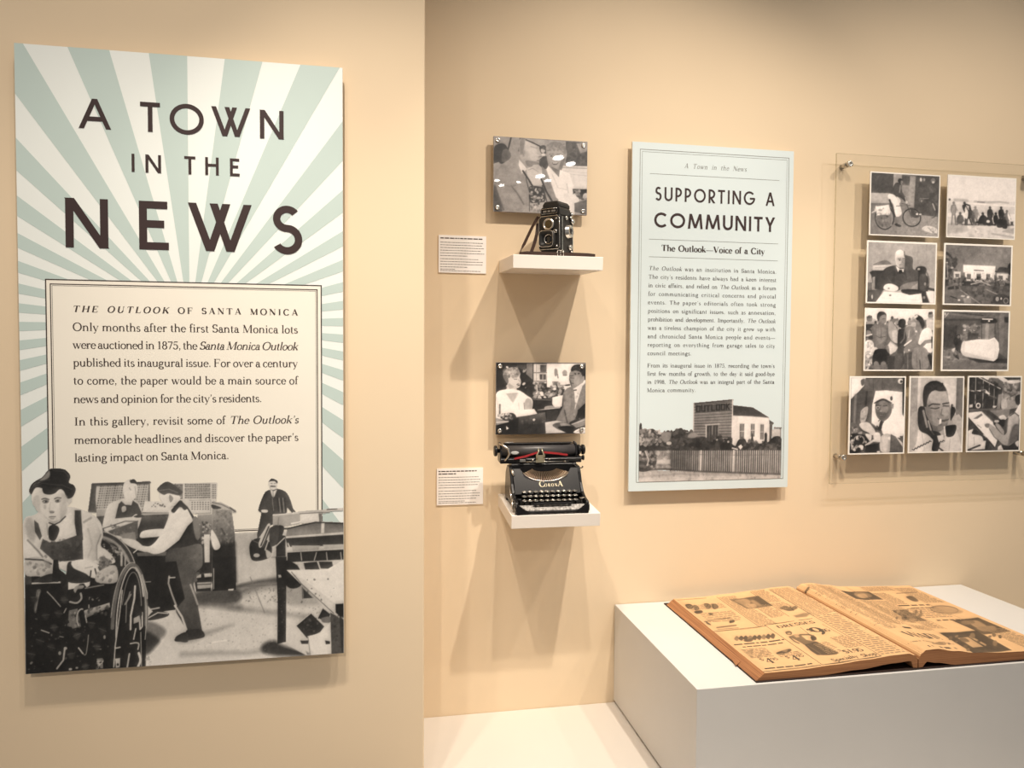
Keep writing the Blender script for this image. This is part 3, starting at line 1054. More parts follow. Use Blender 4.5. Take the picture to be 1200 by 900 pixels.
cx, cy = 0.5395, -0.125
q = thing('vintage_camera', 'black vintage twin lens reflex camera with brown strap standing on the upper white shelf', 'camera', (cx, cy, SH1 + cy * math.sin(TL1)), (TL1 * .7, 0, math.radians(-42.5)))
HW, HD = 0.0365, 0.041
b = MB()
b.box(-HW, HW, -HD + .012, HD, 0.0, 0.124)
b.build('body', LEATHER, q, bevel=0.003, seg=3)
b = MB().box(-HW + .001, HW - .001, -HD, -HD + .0115, 0.024, 0.126)
fb = b.build('front_board', BLACKD, q, bevel=0.004, seg=3)
b = MB()
b.tube([(x * (HW - .002), -HD - .0002, z) for x, z in ((-1, .03), (-1, .115), (-.8, .1235), (.8, .1235), (1, .115), (1, .03), (.85, .026), (-.85, .026))], .0011, 6, closed=True)
b.build('chrome_trim', CHROME, fb)
# viewing lens
b = MB().lathe((0, -HD, .099), (0, -1, 0), [(.0185, 0), (.0185, .005), (.0165, .0075), (.0142, .0075), (.0142, .0045)])
vl = b.build('viewing_lens', CHROME, q)
MB().lathe((0, -HD - .003, .099), (0, -1, 0), [(.0145, 0), (.012, .0016), (.007, .0028), (.001, .0032)]).build('glass', AMBER, vl)
# taking lens with square hood
b = MB()
n = 32
for r, yy in ((.0225, 0.0), (.0235, .020), (.0185, .020), (.0145, .004)):
    for i in range(n):
        t = 2 * math.pi * i / n
        k = 1.0 / (abs(math.cos(t)) ** 5 + abs(math.sin(t)) ** 5) ** .2
        b.v.append((r * k * math.cos(t), -HD - .001 - yy, .055 + r * k * math.sin(t)))
for w_ in range(3):
    for i in range(n):
        j = (i + 1) % n
        b.face((w_ * n + i, w_ * n + j, (w_ + 1) * n + j, (w_ + 1) * n + i), 0, True)
b.face([3 * n + i for i in range(n)])
tl = b.build('taking_lens', BLACKD, q)
MB().lathe((0, -HD - .004, .055), (0, -1, 0), [(.0150, 0), (.0150, .003), (.0125, .003), (.0125, .001)]).build('lens_ring', CHROME, tl)
MB().lathe((0, -HD - .005, .055), (0, -1, 0), [(.0125, 0), (.010, .0016), (.005, .0026), (.001, .003)]).build('glass', GLASS, tl)
b = MB()
pts = []
for i in range(40):
    t = 2 * math.pi * i / 40
    k = .0237 / (abs(math.cos(t)) ** 5 + abs(math.sin(t)) ** 5) ** .2
    pts.append((k * math.cos(t), -HD - .0212, .055 + k * math.sin(t)))
b.tube(pts, .0008, 6, closed=True)
b.build('hood_rim', CHROME, tl)
for nm, x, z, r, h in (('aperture_wheel', .0225, .0765, .0062, .007), ('shutter_button', .0255, .1145, .0032, .004), ('flash_socket', -.024, .078, .0048, .006), ('shutter_lever', .027, .034, .0035, .005)):
    w_ = MB().lathe((x, -HD, z), (0, -1, 0), [(r, 0), (r, h * .8), (r * .8, h), (r * .45, h), (r * .45, h * .6)], 20).build(nm, CHROME, q)
MB().lathe((.0225, -HD - .0055, .0765), (0, -1, 0), [(.0028, 0), (.0022, .001)], 14).build('wheel_face', BLACKM, q)
# viewfinder hood and name plate
b = MB()
b.prism([(-.034, .126), (.034, .126), (.033, .146), (.028, .151), (-.028, .151), (-.033, .146)], -HD + .006, HD - .008)
hd = b.build('finder_hood', BLACKD, q, bevel=0.002)
b = MB()
prof = [(-.030, .150), (.030, .150), (.0295, .160), (.022, .1690), (-.022, .1690), (-.0295, .160)]
b.prism(prof, -HD + .012, HD - .004)
b.build('hood_lid', LEATHER, hd, bevel=0.004, seg=3)
b = MB().box(-.0285, .0285, -HD + .0015, -HD + .006, .1285, .1475)
npl = b.build('name_plate', BLACKM, q, bevel=0.0012)
b = MB().tube([(x, -HD + .0012, z) for x, z in ((-.0265, .1305), (.0265, .1305), (.0265, .1455), (-.0265, .1455))], .0007, 6, closed=True)
b.build('plate_outline', CHROME, npl)
k = Ink(0)
k.greek(-.021, .021, -.1352, .0052, 4)
k.build('plate_lettering', mat('worn_silver_lettering', (0.20, 0.185, 0.165), 0.5), npl, (0, -HD + .0011, 0))
# right side: focusing knob, small dials, chrome edge strips
b = MB().lathe((HW, .008, .080), (1, 0, 0), [(.0205, 0), (.0205, .002), (.0185, .003), (.0185, .010), (.0165, .0115), (.010, .0115), (.009, .0095)], 36)
kn = b.build('focusing_knob', CHROME, q)
MB().lathe((HW + .010, .008, .080), (1, 0, 0), [(.0095, 0), (.008, .0012)], 20).build('knob_face', LEATHER, kn)
for nm, y, z, r, h in (('film_knob', .014, .033, .0085, .009), ('spool_knob', .024, .018, .0060, .007), ('strap_lug', -.006, .118, .0060, .006), ('winding_stud', .030, .112, .0085, .010), ('lug_stud', .020, .122, .0050, .008)):
    MB().lathe((HW, y, z), (1, 0, 0), [(r, 0), (r, h * .8), (r * .8, h), (r * .4, h)], 20).build(nm, CHROME, q)
for y0, y1, x0 in ((-HD + .0115, -HD + .014, HW - .001), (HD - .004, HD - .0005, HW - .001)):
    MB().box(x0, HW + .0012, y0, y1, .006, .122).build('edge_strip', CHROME, q)
MB().cyl((HW, .034, .128), (HW, .034, .140), .005, .004, 16).build('accessory_shoe', CHROME, q)
MB().box(-HW, HW, -HD + .004, HD, -.0001, .006).build('base_plate', CHROME, q)
# strap: two strands from the far lug down to the shelf, then along the shelf edge
Ri = Matrix.Rotation(math.radians(-42.5), 4, 'Z') @ Matrix.Rotation(TL1 * .7, 4, 'X')
Rinv = (Matrix.Translation((cx, cy, SH1 + cy * math.sin(TL1))) @ Matrix.Rotation(math.radians(-42.5), 4, 'Z') @ Matrix.Rotation(TL1 * .7, 4, 'X')).inverted()


def w2l(p):
    return Rinv @ Vector(p)


def world_ribbon(pts, wv, th, name, m, parent, prt):
    P_ = [w2l(p) for p in pts]
    R3 = Rinv.to_3x3()
    return MB().ribbon(P_, [R3 @ Vector(w) for w in wv], R3 @ Vector(th)).build(name, m, parent)


def shz(y):
    return SH1 + y * math.sin(TL1)


st = world_ribbon([(.482, -.128, shz(0) + .118), (.476, -.130, shz(0) + .108), (.462, -.138, shz(0) + .085), (.444, -.155, shz(0) + .052), (.428, -.178, shz(0) + .024), (.415, -.200, shz(0) + .004), (.4085, -.212, shz(-.21) + .0045), (.414, -.2195, shz(-.22) + .0045), (.43, -.2215, shz(-.22) + .006)],
                  [(.0042, .002, -.001)] * 2 + [(.0040, -.0042, .0005)] * 3 + [(.002, -.003, .003), (.001, 0, .0042), (.0, 0, .0046), (.0, 0, .0055)], (.0014, .0014, .0006), 'strap', STRAP, q, q)
P2 = [(.484, -.118, shz(0) + .10), (.478, -.130, shz(0) + .066), (.467, -.148, shz(0) + .036), (.455, -.170, shz(0) + .012), (.448, -.186, shz(-.18) + .004)]
world_ribbon(P2, [(.0045, -.002, 0)] * 5, (.0012, .0012, .0008), 'strap_strand', STRAP, st, q)
world_ribbon([(.43, -.2215, shz(-.22) + .0058), (.50, -.2225, shz(-.22) + .0058), (.56, -.2225, shz(-.22) + .0062), (.61, -.221, shz(-.22) + .006), (.634, -.219, shz(-.22) + .0055)], [(0, 0, .0056)] * 4 + [(0, 0, .0046)], (0, .0022, 0), 'strap_band', STRAP, st, q)
world_ribbon([(.44, -.216, shz(-.21) + .006), (.50, -.2165, shz(-.21) + .006), (.62, -.214, shz(-.21) + .005)], [(0, 0, .0048)] * 3, (0, .002, 0), 'strap_band', STRAP, st, q)
R3 = Rinv.to_3x3()
b = MB()
bx, bz, hh = .528, shz(-.22) + .0078, .0088
qs = [w2l(q_) for q_ in ((bx - hh, -.2245, bz - .0078), (bx + hh, -.2245, bz - .0078), (bx + hh, -.2245, bz + hh), (bx - hh, -.2245, bz + hh))]
for a_, c_ in zip(qs, qs[1:] + qs[:1]):
    b.tube([a_, c_], .0012, 8)
b.tube([w2l((bx, -.2248, bz - .007)), w2l((bx, -.2248, bz + hh))], .0009, 6)
b.build('strap_buckle', CHROME, st)

# ---------------------------------------------------------------- portable typewriter
tw = thing('portable_typewriter', 'small black folding portable typewriter lettered CORONA standing on the lower white shelf', 'typewriter', (0.5088, 0, SH2 + .0006), (TL2, 0, 0))
HWT = 0.1105
side = [(-.231, 0), (-.238, .010), (-.237, .024), (-.226, .034), (-.196, .038), (-.172, .048), (-.150, .070), (-.132, .100), (-.118, .113), (-.080, .113), (-.058, .085), (-.052, 0), (-.075, 0), (-.085, .012), (-.205, .012), (-.215, 0)]
for sx in (-1, 1):
    x0 = sx * HWT
    b = MB().prism(side, min(x0, x0 - sx * .009), max(x0, x0 - sx * .009), axis='x')
    b.build('side_frame', BLACKM, tw, bevel=0.002, fix=True)
# front rail with its dip and rolled corners
b = MB()
N = 24
tp, bt = [], []
for i in range(N + 1):
    x = -HWT + .004 + (2 * HWT - .008) * i / N
    t = abs(2 * i / N - 1)
    tp.append((x, .0085 + .0255 * max(0, (t - .62) / .38) ** 1.6))
    bt.append((x, .004 if t < .9 else .0005))
b.prism(tp + bt[::-1], -.2385, -.2305)
b.build('front_rail', BLACKM, tw, bevel=0.0015, fix=True)
# bed under the keys and inner body
BED = mat('nickel_bed', (0.42, 0.40, 0.38), 0.3, 0.8, var=0.6, scale=160)
MB().prism([(-.2298, .006), (-.2298, .0105), (-.214, .0215), (-.211, .0215), (-.211, .006)], -HWT + .009, HWT - .009, axis='x').build('key_guard', BED, tw, fix=True)
MB().box(-HWT + .009, HWT - .009, -.212, -.060, .006, .022).build('bed', BLACKD, tw)
# front plate with arched type basket opening
b = MB()


def plate(x, s_):     # s_ 0 at keyboard, 1 at top; leaning back
    return (x, -.172 + .046 * s_, .044 + .066 * s_)


cols = 28
rows_ = []
for i in range(cols + 1):
    x = (-HWT + .010) + (2 * HWT - .020) * i / cols
    u = x / .075
    dip = .52 * math.sqrt(max(0, 1 - u * u)) if abs(u) < 1 else 0
    rows_.append((x, 1 - dip))
k0_ = len(b.v)
for x, top in rows_:
    for s_ in (0, top):
        X, Y, Z = plate(x, s_)
        b.v.append((X, Y, Z)); b.v.append((X, Y + .006, Z + .001))
for i in range(cols):
    a = i * 4; c_ = a + 4
    b.face((a, c_, c_ + 2, a + 2)); b.face((a + 1, a + 3, c_ + 3, c_ + 1)); b.face((a + 2, c_ + 2, c_ + 3, a + 3)); b.face((a, a + 1, c_ + 1, c_))
b.face((0, 2, 3, 1)); e_ = cols * 4; b.face((e_, e_ + 1, e_ + 3, e_ + 2))
pl = b.build('front_plate', BLACKM, tw, fix=True)
k = Ink(0)
sz = .021
k.text('C', -.031, -.012, 0, sz * 1.25, 0, bold=1.5)
k.text('ORON', -.0150, .0250, 0, sz * .66, 0, bold=1.6, track=True, xs=.80)
k.text('A', .0255, .038, 0, sz * 1.15, 0, bold=1.5)
kk = MB()
for (x, y, z) in k.v:
    s_ = .27 + z / .080
    X, Y, Z = plate(x + .006, s_)
    kk.v.append((X, Y - .0006 + y, Z + .0003))
kk.f, kk.m, kk.s = k.f, k.m, k.s
kk.build('name_lettering', BRASS, pl)
# arch edge in worn metal
MB().tube([(lambda p: (p[0], p[1] - .001, p[2] + .001))(plate(x, t)) for x, t in rows_ if abs(x) < .0755], .0014, 6).build('arch_rim', CHROME, pl)
# type bars fanned in the basket
TYPE = mat('aged_type_metal', (0.34, 0.25, 0.17), 0.4, 0.7, var=0.2, scale=200)
b = MB()
for i in range(28):
    t = math.radians(194 + 152 * i / 27)
    x, zz = .070 * math.cos(t), math.sin(t)
    p0 = Vector((x, -.143 - .008 * zz * -1, .109 + .036 * zz))
    p1 = Vector((x * .55, -.112, .108 + .012 * zz))
    b.tube([p0, p1], .0011, 5)
b.build('type_bars', TYPE, tw)
# keys: three rows of ten, ringed caps on stems, and the space bar
KEYR = mat('nickel_key_ring', (0.75, 0.72, 0.66), 0.25, 0.9, var=0.05)
for r_, (yk, zk) in enumerate(((-.176, .0530), (-.192, .0440), (-.208, .0350))):
    for i in range(10):
        x = -.0805 + .0172 * i + (.0030, .0, -.0030)[r_] + .004
        kb = MB().lathe((x, yk, zk - .004), (0, 0, 1), [(.0022, -.014), (.0022, 0), (.0066, .0005), (.0070, .0028), (.0064, .0032), (.0058, .0026)], 14).build('key', BLACKM, tw)
        MB().tube([(x + .0067 * math.cos(t * math.pi / 8), yk + .0067 * math.sin(t * math.pi / 8), zk - .0010) for t in range(16)], .0009, 5, closed=True).build('key_ring', KEYR, kb)
for sx in (-1, 1):
    MB().lathe((sx * .0945, -.205, .036), (0, 0, 1), [(.003, -.014), (.003, 0), (.0075, .0005), (.0078, .0028), (.006, .003)], 14).build('shift_key', CHROME if sx > 0 else BLACKM, tw)
MB().box(-.055, .062, -.2235, -.2155, .0245, .0300).build('space_bar', BLACKM, tw, bevel=0.002)
for x in (-.04, .045):
    MB().cyl((x, -.2195, .013), (x, -.2195, .0265), .0015, n=8).build('bar_post', CHROME, tw)
MB().prism([(-.108, .022), (-.110, .118), (-.104, .124), (-.072, .124), (-.062, .110), (-.058, .022)], -HWT + .009, HWT - .009, axis='x').build('rear_body', BLACKM, tw, fix=True)
# carriage
YP, ZP = -.088, .158
RUB = mat('worn_rubber_platen', (0.05, 0.047, 0.048), 0.38, var=0.15, scale=70)
MB().cyl((-.133, YP, ZP), (.098, YP, ZP), .0185, n=32).build('platen', RUB, tw)
b = MB().prism([(-.108, .122), (-.112, .136), (-.106, .140), (-.074, .140), (-.066, .150), (-.060, .122)], -.136, .118, axis='x')
cr = b.build('carriage_rail', BLACKM, tw, bevel=0.0015, fix=True)
b = MB()
arc_ = [(YP + .0245 * math.cos(math.radians(a)), ZP + .0245 * math.sin(math.radians(a))) for a in range(-20, 111, 10)]
arc2 = [(YP + .0225 * math.cos(math.radians(a)), ZP + .0225 * math.sin(math.radians(a))) for a in range(110, -21, -10)]
b.prism(arc_ + arc2, -.122, .090, axis='x')
b.build('paper_table', BLACKM, tw, fix=True)
for x in (-.137, .0985):
    b = MB().prism([(YP - .018, .125), (YP - .022, .150), (YP - .012, .180), (YP + .016, .182), (YP + .026, .160), (YP + .024, .125)], x, x + .006, axis='x')
    b.build('end_plate', BLACKM, tw, bevel=0.001, fix=True)
b = MB().lathe((-.137, YP, ZP), (-1, 0, 0), [(.006, 0), (.006, .006), (.0155, .007), (.0165, .010), (.0165, .014), (.014, .016), (.005, .016)], 24)
b.build('platen_knob', BLACKM, tw)
b = MB().lathe((.1045, YP, ZP), (1, 0, 0), [(.006, 0), (.006, .004), (.0150, .005), (.0160, .008), (.0150, .0125), (.006, .0135), (.006, .0175), (.0150, .0185), (.0160, .0225), (.0145, .027), (.004, .0275)], 28)
b.build('platen_knob', BLACKM, tw)
MB().lathe((.104, YP - .004, .133), (1, 0, 0), [(.008, 0), (.010, .002), (.010, .010), (.005, .012), (.005, .020), (.008, .021), (.008, .026)], 18).build('carriage_release', BLACKM, tw)
# metal fittings
MB().tube([(-.140, YP - .012, .182), (-.128, YP - .024, .179), (-.114, YP - .029, .170), (-.110, YP - .030, .155), (-.115, YP - .029, .143), (-.124, YP - .027, .133)], [.003, .0033, .0035, .0035, .003, .0025], 8).build('return_lever', CHROME, tw)
MB().box(-.118, -.093, YP + .004, YP + .010, .1785, .1835).build('paper_clip', CHROME, tw, bevel=0.0008)
b = MB().lathe((-.092, YP - .0205, .1555), (0, -1, 0), [(.0125, 0), (.0125, .0015), (.009, .0022)], 24)
for i in range(len(b.v)):
    v = b.v[i]
    b.v[i] = (v[0], v[1], .1555 + (v[2] - .1555) * .42)
b.build('maker_badge', mat('grey_enamel_badge', (0.42, 0.43, 0.42), 0.3, var=0.05), tw)
b = MB()
for sx in (-1, 1):
    b.tube([(sx * .011 - .014, YP - .026, .130), (sx * .0115 - .014, YP - .029, .148), (sx * .006 - .014, YP - .027, .160), (sx * .005 - .014, YP - .022, .168)], [.0026, .003, .0022, .0016], 8)
b.box(-.028, .000, YP - .030, YP - .026, .126, .134)
b.box(-.023, -.005, YP - .0295, YP - .0275, .134, .149)
b.build('type_guide', mat('olive_worn_metal', (0.42, 0.38, 0.27), 0.35, 0.7, var=0.15, scale=90), tw)
RED = mat('red_ribbon', (0.33, 0.018, 0.022), 0.6, var=0.15, scale=120)
for pts in ([(-.094, YP - .026, .1385), (-.060, YP - .027, .1455), (-.022, YP - .0285, .1575)], [(-.004, YP - .0285, .1575), (.040, YP - .027, .1525), (.072, YP - .025, .1470)]):
    MB().ribbon(pts, [(0, 0, .0030)] * 3, (0, .0005, 0)).build('ink_ribbon', RED, tw)
MB().tube([(-.075, YP - .027, .1285), (.075, YP - .027, .1275)], .0012, 6).build('guide_rod', CHROME, tw)
MB().box(-.078, -.060, YP - .030, YP - .026, .1285, .1365).build('margin_stop', CHROME, tw, bevel=0.0008)
for x, z in ((-.038, .134), (.014, .136), (.064, .128)):
    MB().sphere((x, YP - .028, z), .0032, 10).build('screw_head', CHROME, tw)
MB().tube([(.083, YP - .015, .126), (.094, -.110, .116), (.104, -.118, .107), (.116, -.122, .108), (.119, -.122, .113)], [.002, .002, .0018, .0018, .003], 8).build('carriage_lever', BLACKM, tw)
b = MB().tube([(-.1035, -.125, .110), (-.1020, -.134, .100), (-.0990, -.140, .092)], [.004, .0045, .003], 8)
b.build('frame_hinge', CHROME, tw)
b = MB().tube([(-.1125, -.195, .036), (-.1150, -.205, .022), (-.1150, -.212, .010)], [.003, .0035, .0025], 8)
b.build('folding_catch', CHROME, tw)
MB().tube([(-.1115, -.150, .060), (-.1135, -.165, .046), (-.1135, -.185, .034)], .0016, 6).build('side_link', CHROME, tw)
for sx in (-1, 1):
    for yy in (-.226, -.066):
        MB().cyl((sx * (HWT - .010), yy, -.0004), (sx * (HWT - .010), yy, .006), .008, .0065, 16).build('rubber_foot', BLACKD, tw)

# ---------------------------------------------------------------- framed photographs above the shelves
PHG = photo_mat('photograph_behind_acrylic', 0.35, 1.0)
PHM = photo_mat('photograph_print', 0.42)
PHB = photo_mat('printed_board_photograph', 0.5)


def mounted_photo(x0, x1, z1, z0, text):
    w, h = x1 - x0, z1 - z0
    o = thing('mounted_photograph', text, 'photograph', (x0, -0.034, EYE + z1), (0, 0, 0))
    MB().box(0, w, 0, 0.010, -h, 0).build('acrylic_block', mat('smoky_acrylic_edge', (0.33, 0.29, 0.27), 0.15, var=0.03), o, bevel=0.0008)
    for x in (.0135, w - .0135):
        for z in (-.0125, -h + .0125):
            s_ = MB().cyl((x, 0.0095, z), (x, 0.0338, z), .0055, n=16).build('standoff', STEEL, o)
            MB().lathe((x, -0.0003, z), (0, -1, 0), [(.0072, 0), (.0072, .0032), (.0055, .0046), (.0025, .0046), (.0020, .0030)], 20).build('cap', CHROME, s_)
    return o, w, h


ph_cam = mounted_photo(.3605, .6615, .6825, .4515, "black and white photograph of a man with a camera, mounted above the camera shelf")
ph_off = mounted_photo(.3715, .6630, -.0155, -.2425, "black and white photograph of two people at an office desk, mounted above the typewriter")

# ---------------------------------------------------------------- clear acrylic panel with nine prints
ap = thing('acrylic_panel', 'large clear acrylic sheet on steel standoffs holding nine black and white prints', 'panel', (1.530, -0.041, EYE + .694))
AW, AH = .826, 1.1205
b = MB().box(0, AW, 0, .006, -AH, 0)
b.m = [1, 1, 0, 0, 1, 1]
b.build('sheet', [ACRYLIC, ACRYLIC_EDGE], ap)
for x in (.0465, AW - .050):
    for z in (-.0345, -1.030):
        s_ = MB().cyl((x, .006, z), (x, .0405, z), .0088, n=20).build('standoff', STEEL, ap)
        MB().lathe((x, 0, z), (0, -1, 0), [(.0105, 0), (.0105, .007), (.0085, .0085), (.004, .0085), (.0035, .0060)], 24).build('cap', STEEL, s_)


def print_on_acrylic(x0, z1, w, h, text, pic, quad_margin):
    o = thing('photo_print', text, 'photograph', (x0, -0.0445, EYE + z1), (0, 0, 0), 'prints on the acrylic panel')
    MB().box(0, w, 0, .0034, -h, 0).build('paper', PAPER, o)
    l_, t_, r_, b_ = quad_margin
    pic.build('image', w - l_ - r_, h - t_ - b_, PHM, o, (0, -.0004, 0), (l_, t_), lo=.035, hi=1.03)
    return o
# ---------------------------------------------------------------- drawn photographs
# press room photograph at the foot of the introductory panel (cut out against the panel above its floor line)
c = Pic(560, 372, [(25, 516.4), (402.3, 511.4), (402.6, 765), (29.8, 790)], .9, clear=True)
c.at(0, 0, 1)
# floor
c.p("28,700 150,690 170,640 240,640 275,622 310,620 402,618 402,770 28,795", (.80, .90, 300, 620, 300, 760), soft=2)
c.at(210, 530, 6)
c.p("395,560 560,552 700,700 700,900 395,900", (.72, .84, 0, 560, 0, 900), soft=12)
c.at(210, 650, 6)
c.l("0,330 150,340 400,370 560,390 880,430", 26, .50, soft=45, op=.75)
c.l("130,300 260,285 400,260 560,210 690,180", 60, .38, soft=60, op=.85)
c.l("400,215 560,180 690,165", 22, .25, soft=26, op=.9)
c.l("120,330 330,350 420,365", 34, .32, soft=50, op=.7)
c.c("130,250 400,230 410,330 140,330", .25, soft=30, op=.9)
c.l("500,145 540,250 600,400", 7, .45, soft=6, op=.8)
c.l("410,215 690,200", 9, .35, op=.6)
c.c("0,610 120,560 330,500 370,490 200,560 90,610", .52, soft=40, op=.8)
c.l("20,700 250,690 500,690 640,660", 26, .5, soft=40, op=.6)
c.c("580,640 660,600 740,640 900,690 880,710 620,700", .16, soft=30, op=.95)
c.l("190,640 240,612 330,598", 12, .97)
c.c("690,220 880,200 990,330 930,350 770,340", .55, soft=40, op=.7)
c.dots("20,350 700,700", 130, 4, [.55, .75], 3, .5)
c.dots("400,220 700,330", 80, 4, [.3, .6], 4, .6)
c.dots("760,220 990,420", 50, 4, [.45, .7], 6, .6)
# type case wall and imposing cabinet
c.at(20, 530, 6)
c.p("530,195 935,180 935,330 900,420 500,400", .34)
c.p("545,215 925,200 920,330 860,400 560,395", .78)
for r_ in range(10):
    for k_ in range(21):
        x = 590 + 17 * k_ + r_ * 1 - 4 * r_; y = 215 + 17 * r_ - .6 * k_
        if x < 925: c.e(x, y, 6.2, 5.6, .30 + .12 * ((k_ * 7 + r_ * 3) % 3), op=.9)
c.l("530,200 935,186", 14, .22)
c.p("525,200 560,200 545,390 500,390", .25)
c.p("560,385 640,375 640,420 560,435", .68)
c.p("560,430 880,400 1100,400 1100,700 560,700", (.30, .12, 0, 400, 0, 560))
c.l("880,415 1100,405", 16, .72)
c.p("900,320 1110,330 1100,400 880,400", .93, soft=6)
c.dots("940,335 1080,360", 14, 5, .45, 8)
c.p("850,430 1085,425 1075,520 850,560", (.38, .10, 0, 420, 0, 540))
c.p("560,560 830,560 860,900 560,900", .12)
c.p("830,650 1130,650 1130,900 850,900", .07)
c.l("890,700 1110,690", 8, .28)
c.at(210, 530, 6)
c.p("-60,195 268,190 262,320 225,325 225,405 120,410 -60,380", .86)
for r_ in range(7):
    for k_ in range(17):
        c.p("%d,%d %d,%d %d,%d %d,%d" % tuple(v for q_ in ((0, 0), (8, 0), (8, 11), (0, 11)) for v in (40 + 10.7 * k_ + q_[0], 197 + 15.5 * r_ + q_[1])), .30 + .1 * ((k_ + r_) % 2))
c.p("-50,200 28,198 25,305 -50,310", .42)
c.dots("-45,205 20,300", 40, 6, [.2, .75], 12)
c.l("32,196 32,310", 7, .85)
for r_ in range(7):
    for k_ in range(3):
        c.e(235 + 11 * k_, 205 + 15.5 * r_, 3.5, 5, .3)
for r_ in range(4):
    for k_ in range(7):
        c.e(92 + 19 * k_, 330 + 16 * r_, 6, 5, .45)
c.l("75,315 222,312 222,405 120,408", 5, .62)
c.p("225,330 300,330 400,385 385,405 330,375 235,370", .78)
c.l("235,330 300,345 400,395", 9, .45)
c.c("230,345 300,370 240,378", .2)
c.l("360,365 392,398", 7, .25)
# cabinet end, wood
c.p("232,378 370,385 392,560 402,900 235,900", (.62, .09, 290, 420, 310, 720))
c.dots("245,390 375,640", 160, 6, [.25, .7], 21, .45)
c.l("300,520 320,560", 14, .25, soft=8)
c.p("225,650 392,620 402,900 225,900", .10, soft=40)
c.p("130,420 232,415 230,900 100,900", (.62, .14, 0, 420, 0, 640))
c.dots("140,470 225,620", 60, 8, [.1, .95], 22, .8)
c.p("175,560 215,560 215,760 180,760", .88)
c.c("232,525 290,640 250,670 225,600", .92)
c.p("110,810 230,800 230,840 115,850", .12)
c.p("110,840 230,838 230,862 118,868", .85)
c.at(210, 650, 6)
c.p("235,0 400,0 400,235 235,245", .08)
c.p("100,120 222,118 222,245 120,250", .10)
c.p("120,128 155,125 155,148 122,152", .8); c.p("175,122 220,118 222,142 180,146", .86)
c.p("125,185 222,180 222,222 130,230", .7); c.l("125,200 222,195", 6, .1)
c.l("243,85 243,230", 6, .75)
c.p("345,232 385,228 380,242 345,242", .95)
# man at the case, middle
c.at(20, 530, 6)
c.c("610,520 600,500 625,390 650,340 720,310 790,300 850,330 880,400 850,520 800,580 640,590", .90)
c.c("760,180 800,165 840,185 845,260 830,300 790,325 755,290 745,230", .93)
c.c("795,170 830,165 845,200 830,195 800,190", .14)
c.l("790,225 800,240", 7, .6); c.l("830,215 840,300", 8, .72)
c.p("715,340 735,320 760,345 805,350 815,315 850,340 880,410 850,430 690,445", .26)
c.c("738,362 764,358 766,388 740,398", .80, soft=4)
c.c("610,510 690,500 780,460 830,415 850,425 840,465 740,490 650,520", .93, soft=3)
c.l("610,515 760,465 850,465", 7, .35)
c.p("640,535 850,460 850,590 660,560", .36, soft=6)
c.dots("660,490 840,570", 40, 6, [.25, .55], 31, .7)
c.c("820,430 870,415 895,430 850,440", .22)
c.p("720,560 830,540 840,620 760,610", .55, soft=6)
# papers and table top between the two men
c.c("865,560 900,530 1040,520 1060,560 1000,575 880,585", .93)
c.p("880,585 1060,570 1080,640 900,650", .10)
c.c("730,590 830,600 900,650 960,640 930,690 800,650", .88, soft=4)
c.l("820,690 860,655", 8, .9); c.l("930,650 980,640", 6, .9)
c.p("840,690 1110,670 1110,710 850,715", .4)
# man on the right, seen from the side
c.c("1000,270 1020,260 1080,270 1140,280 1145,310 1100,340 1070,365 1040,345 1010,310", .93)
c.c("985,235 1040,185 1085,190 1150,240 1165,255 1140,280 1070,265 1030,275", .22, soft=5)
c.l("1000,245 1070,235 1130,260", 7, .40)
c.c("1075,275 1100,300 1080,330 1070,300", .55)
c.l("1080,345 1120,350 1140,320", 14, .95)
c.at(210, 530, 6)
c.c("-60,370 0,375 60,370 100,420 95,480 20,590 -60,660 -160,700 -230,680 -290,650 -200,640 -130,560 -80,450", .95)
c.p("-40,360 15,320 60,360 110,440 150,560 160,640 60,660 -40,700 -100,680 0,600 60,500 100,460 60,380 20,365", .16)
c.c("95,450 130,440 150,560 130,600 110,560", .5, soft=8)
c.at(20, 530, 6)
c.l("1100,390 1150,330 1180,370", 30, .18)
c.c("860,640 940,650 990,670 940,690 880,665", .92)
# trousers and boots
c.at(210, 530, 6)
c.c("-90,690 40,650 150,630 165,720 160,790 110,840 120,900 -60,900", (.22, .42, -60, 700, 150, 700), soft=3)
c.dots("-60,680 150,860", 60, 9, [.2, .5], 41, .4)
c.at(210, 650, 6)
c.p("-75,-30 115,100 100,200 130,340 160,520 176,575 60,590 50,520 -20,400 -70,150", .24)
c.c("-60,20 100,60 80,260 40,420 -20,300", .32, soft=50, op=.8)
c.l("80,200 110,280 130,340", 12, .72, soft=8)
c.c("-25,580 40,545 60,525 150,520 178,572 90,595 -20,608", .15)
c.at(20, 650, 6)
c.p("840,60 1120,30 1180,300 1110,380 960,400 880,300", .07)
c.l("870,70 880,80 900,180 940,178", 5, .75)
c.l("1070,140 1065,190 1090,270 1120,350", 12, .72, soft=3); c.l("1070,150 1110,148", 8, .85); c.l("1110,350 1160,430 1190,520", 14, .88, soft=4)
c.c("960,390 1060,400 1050,430 920,455", .15); c.l("920,440 990,400 1060,405", 8, .85); c.l("900,385 1000,365", 10, .8)
c.c("905,470 1020,500 1040,560 920,640", .38, soft=25, op=.8)
c.c("900,540 1000,590 980,640 905,700", .16, soft=25, op=.85)
c.c("1120,570 1190,540 1200,610 1120,600", .2)
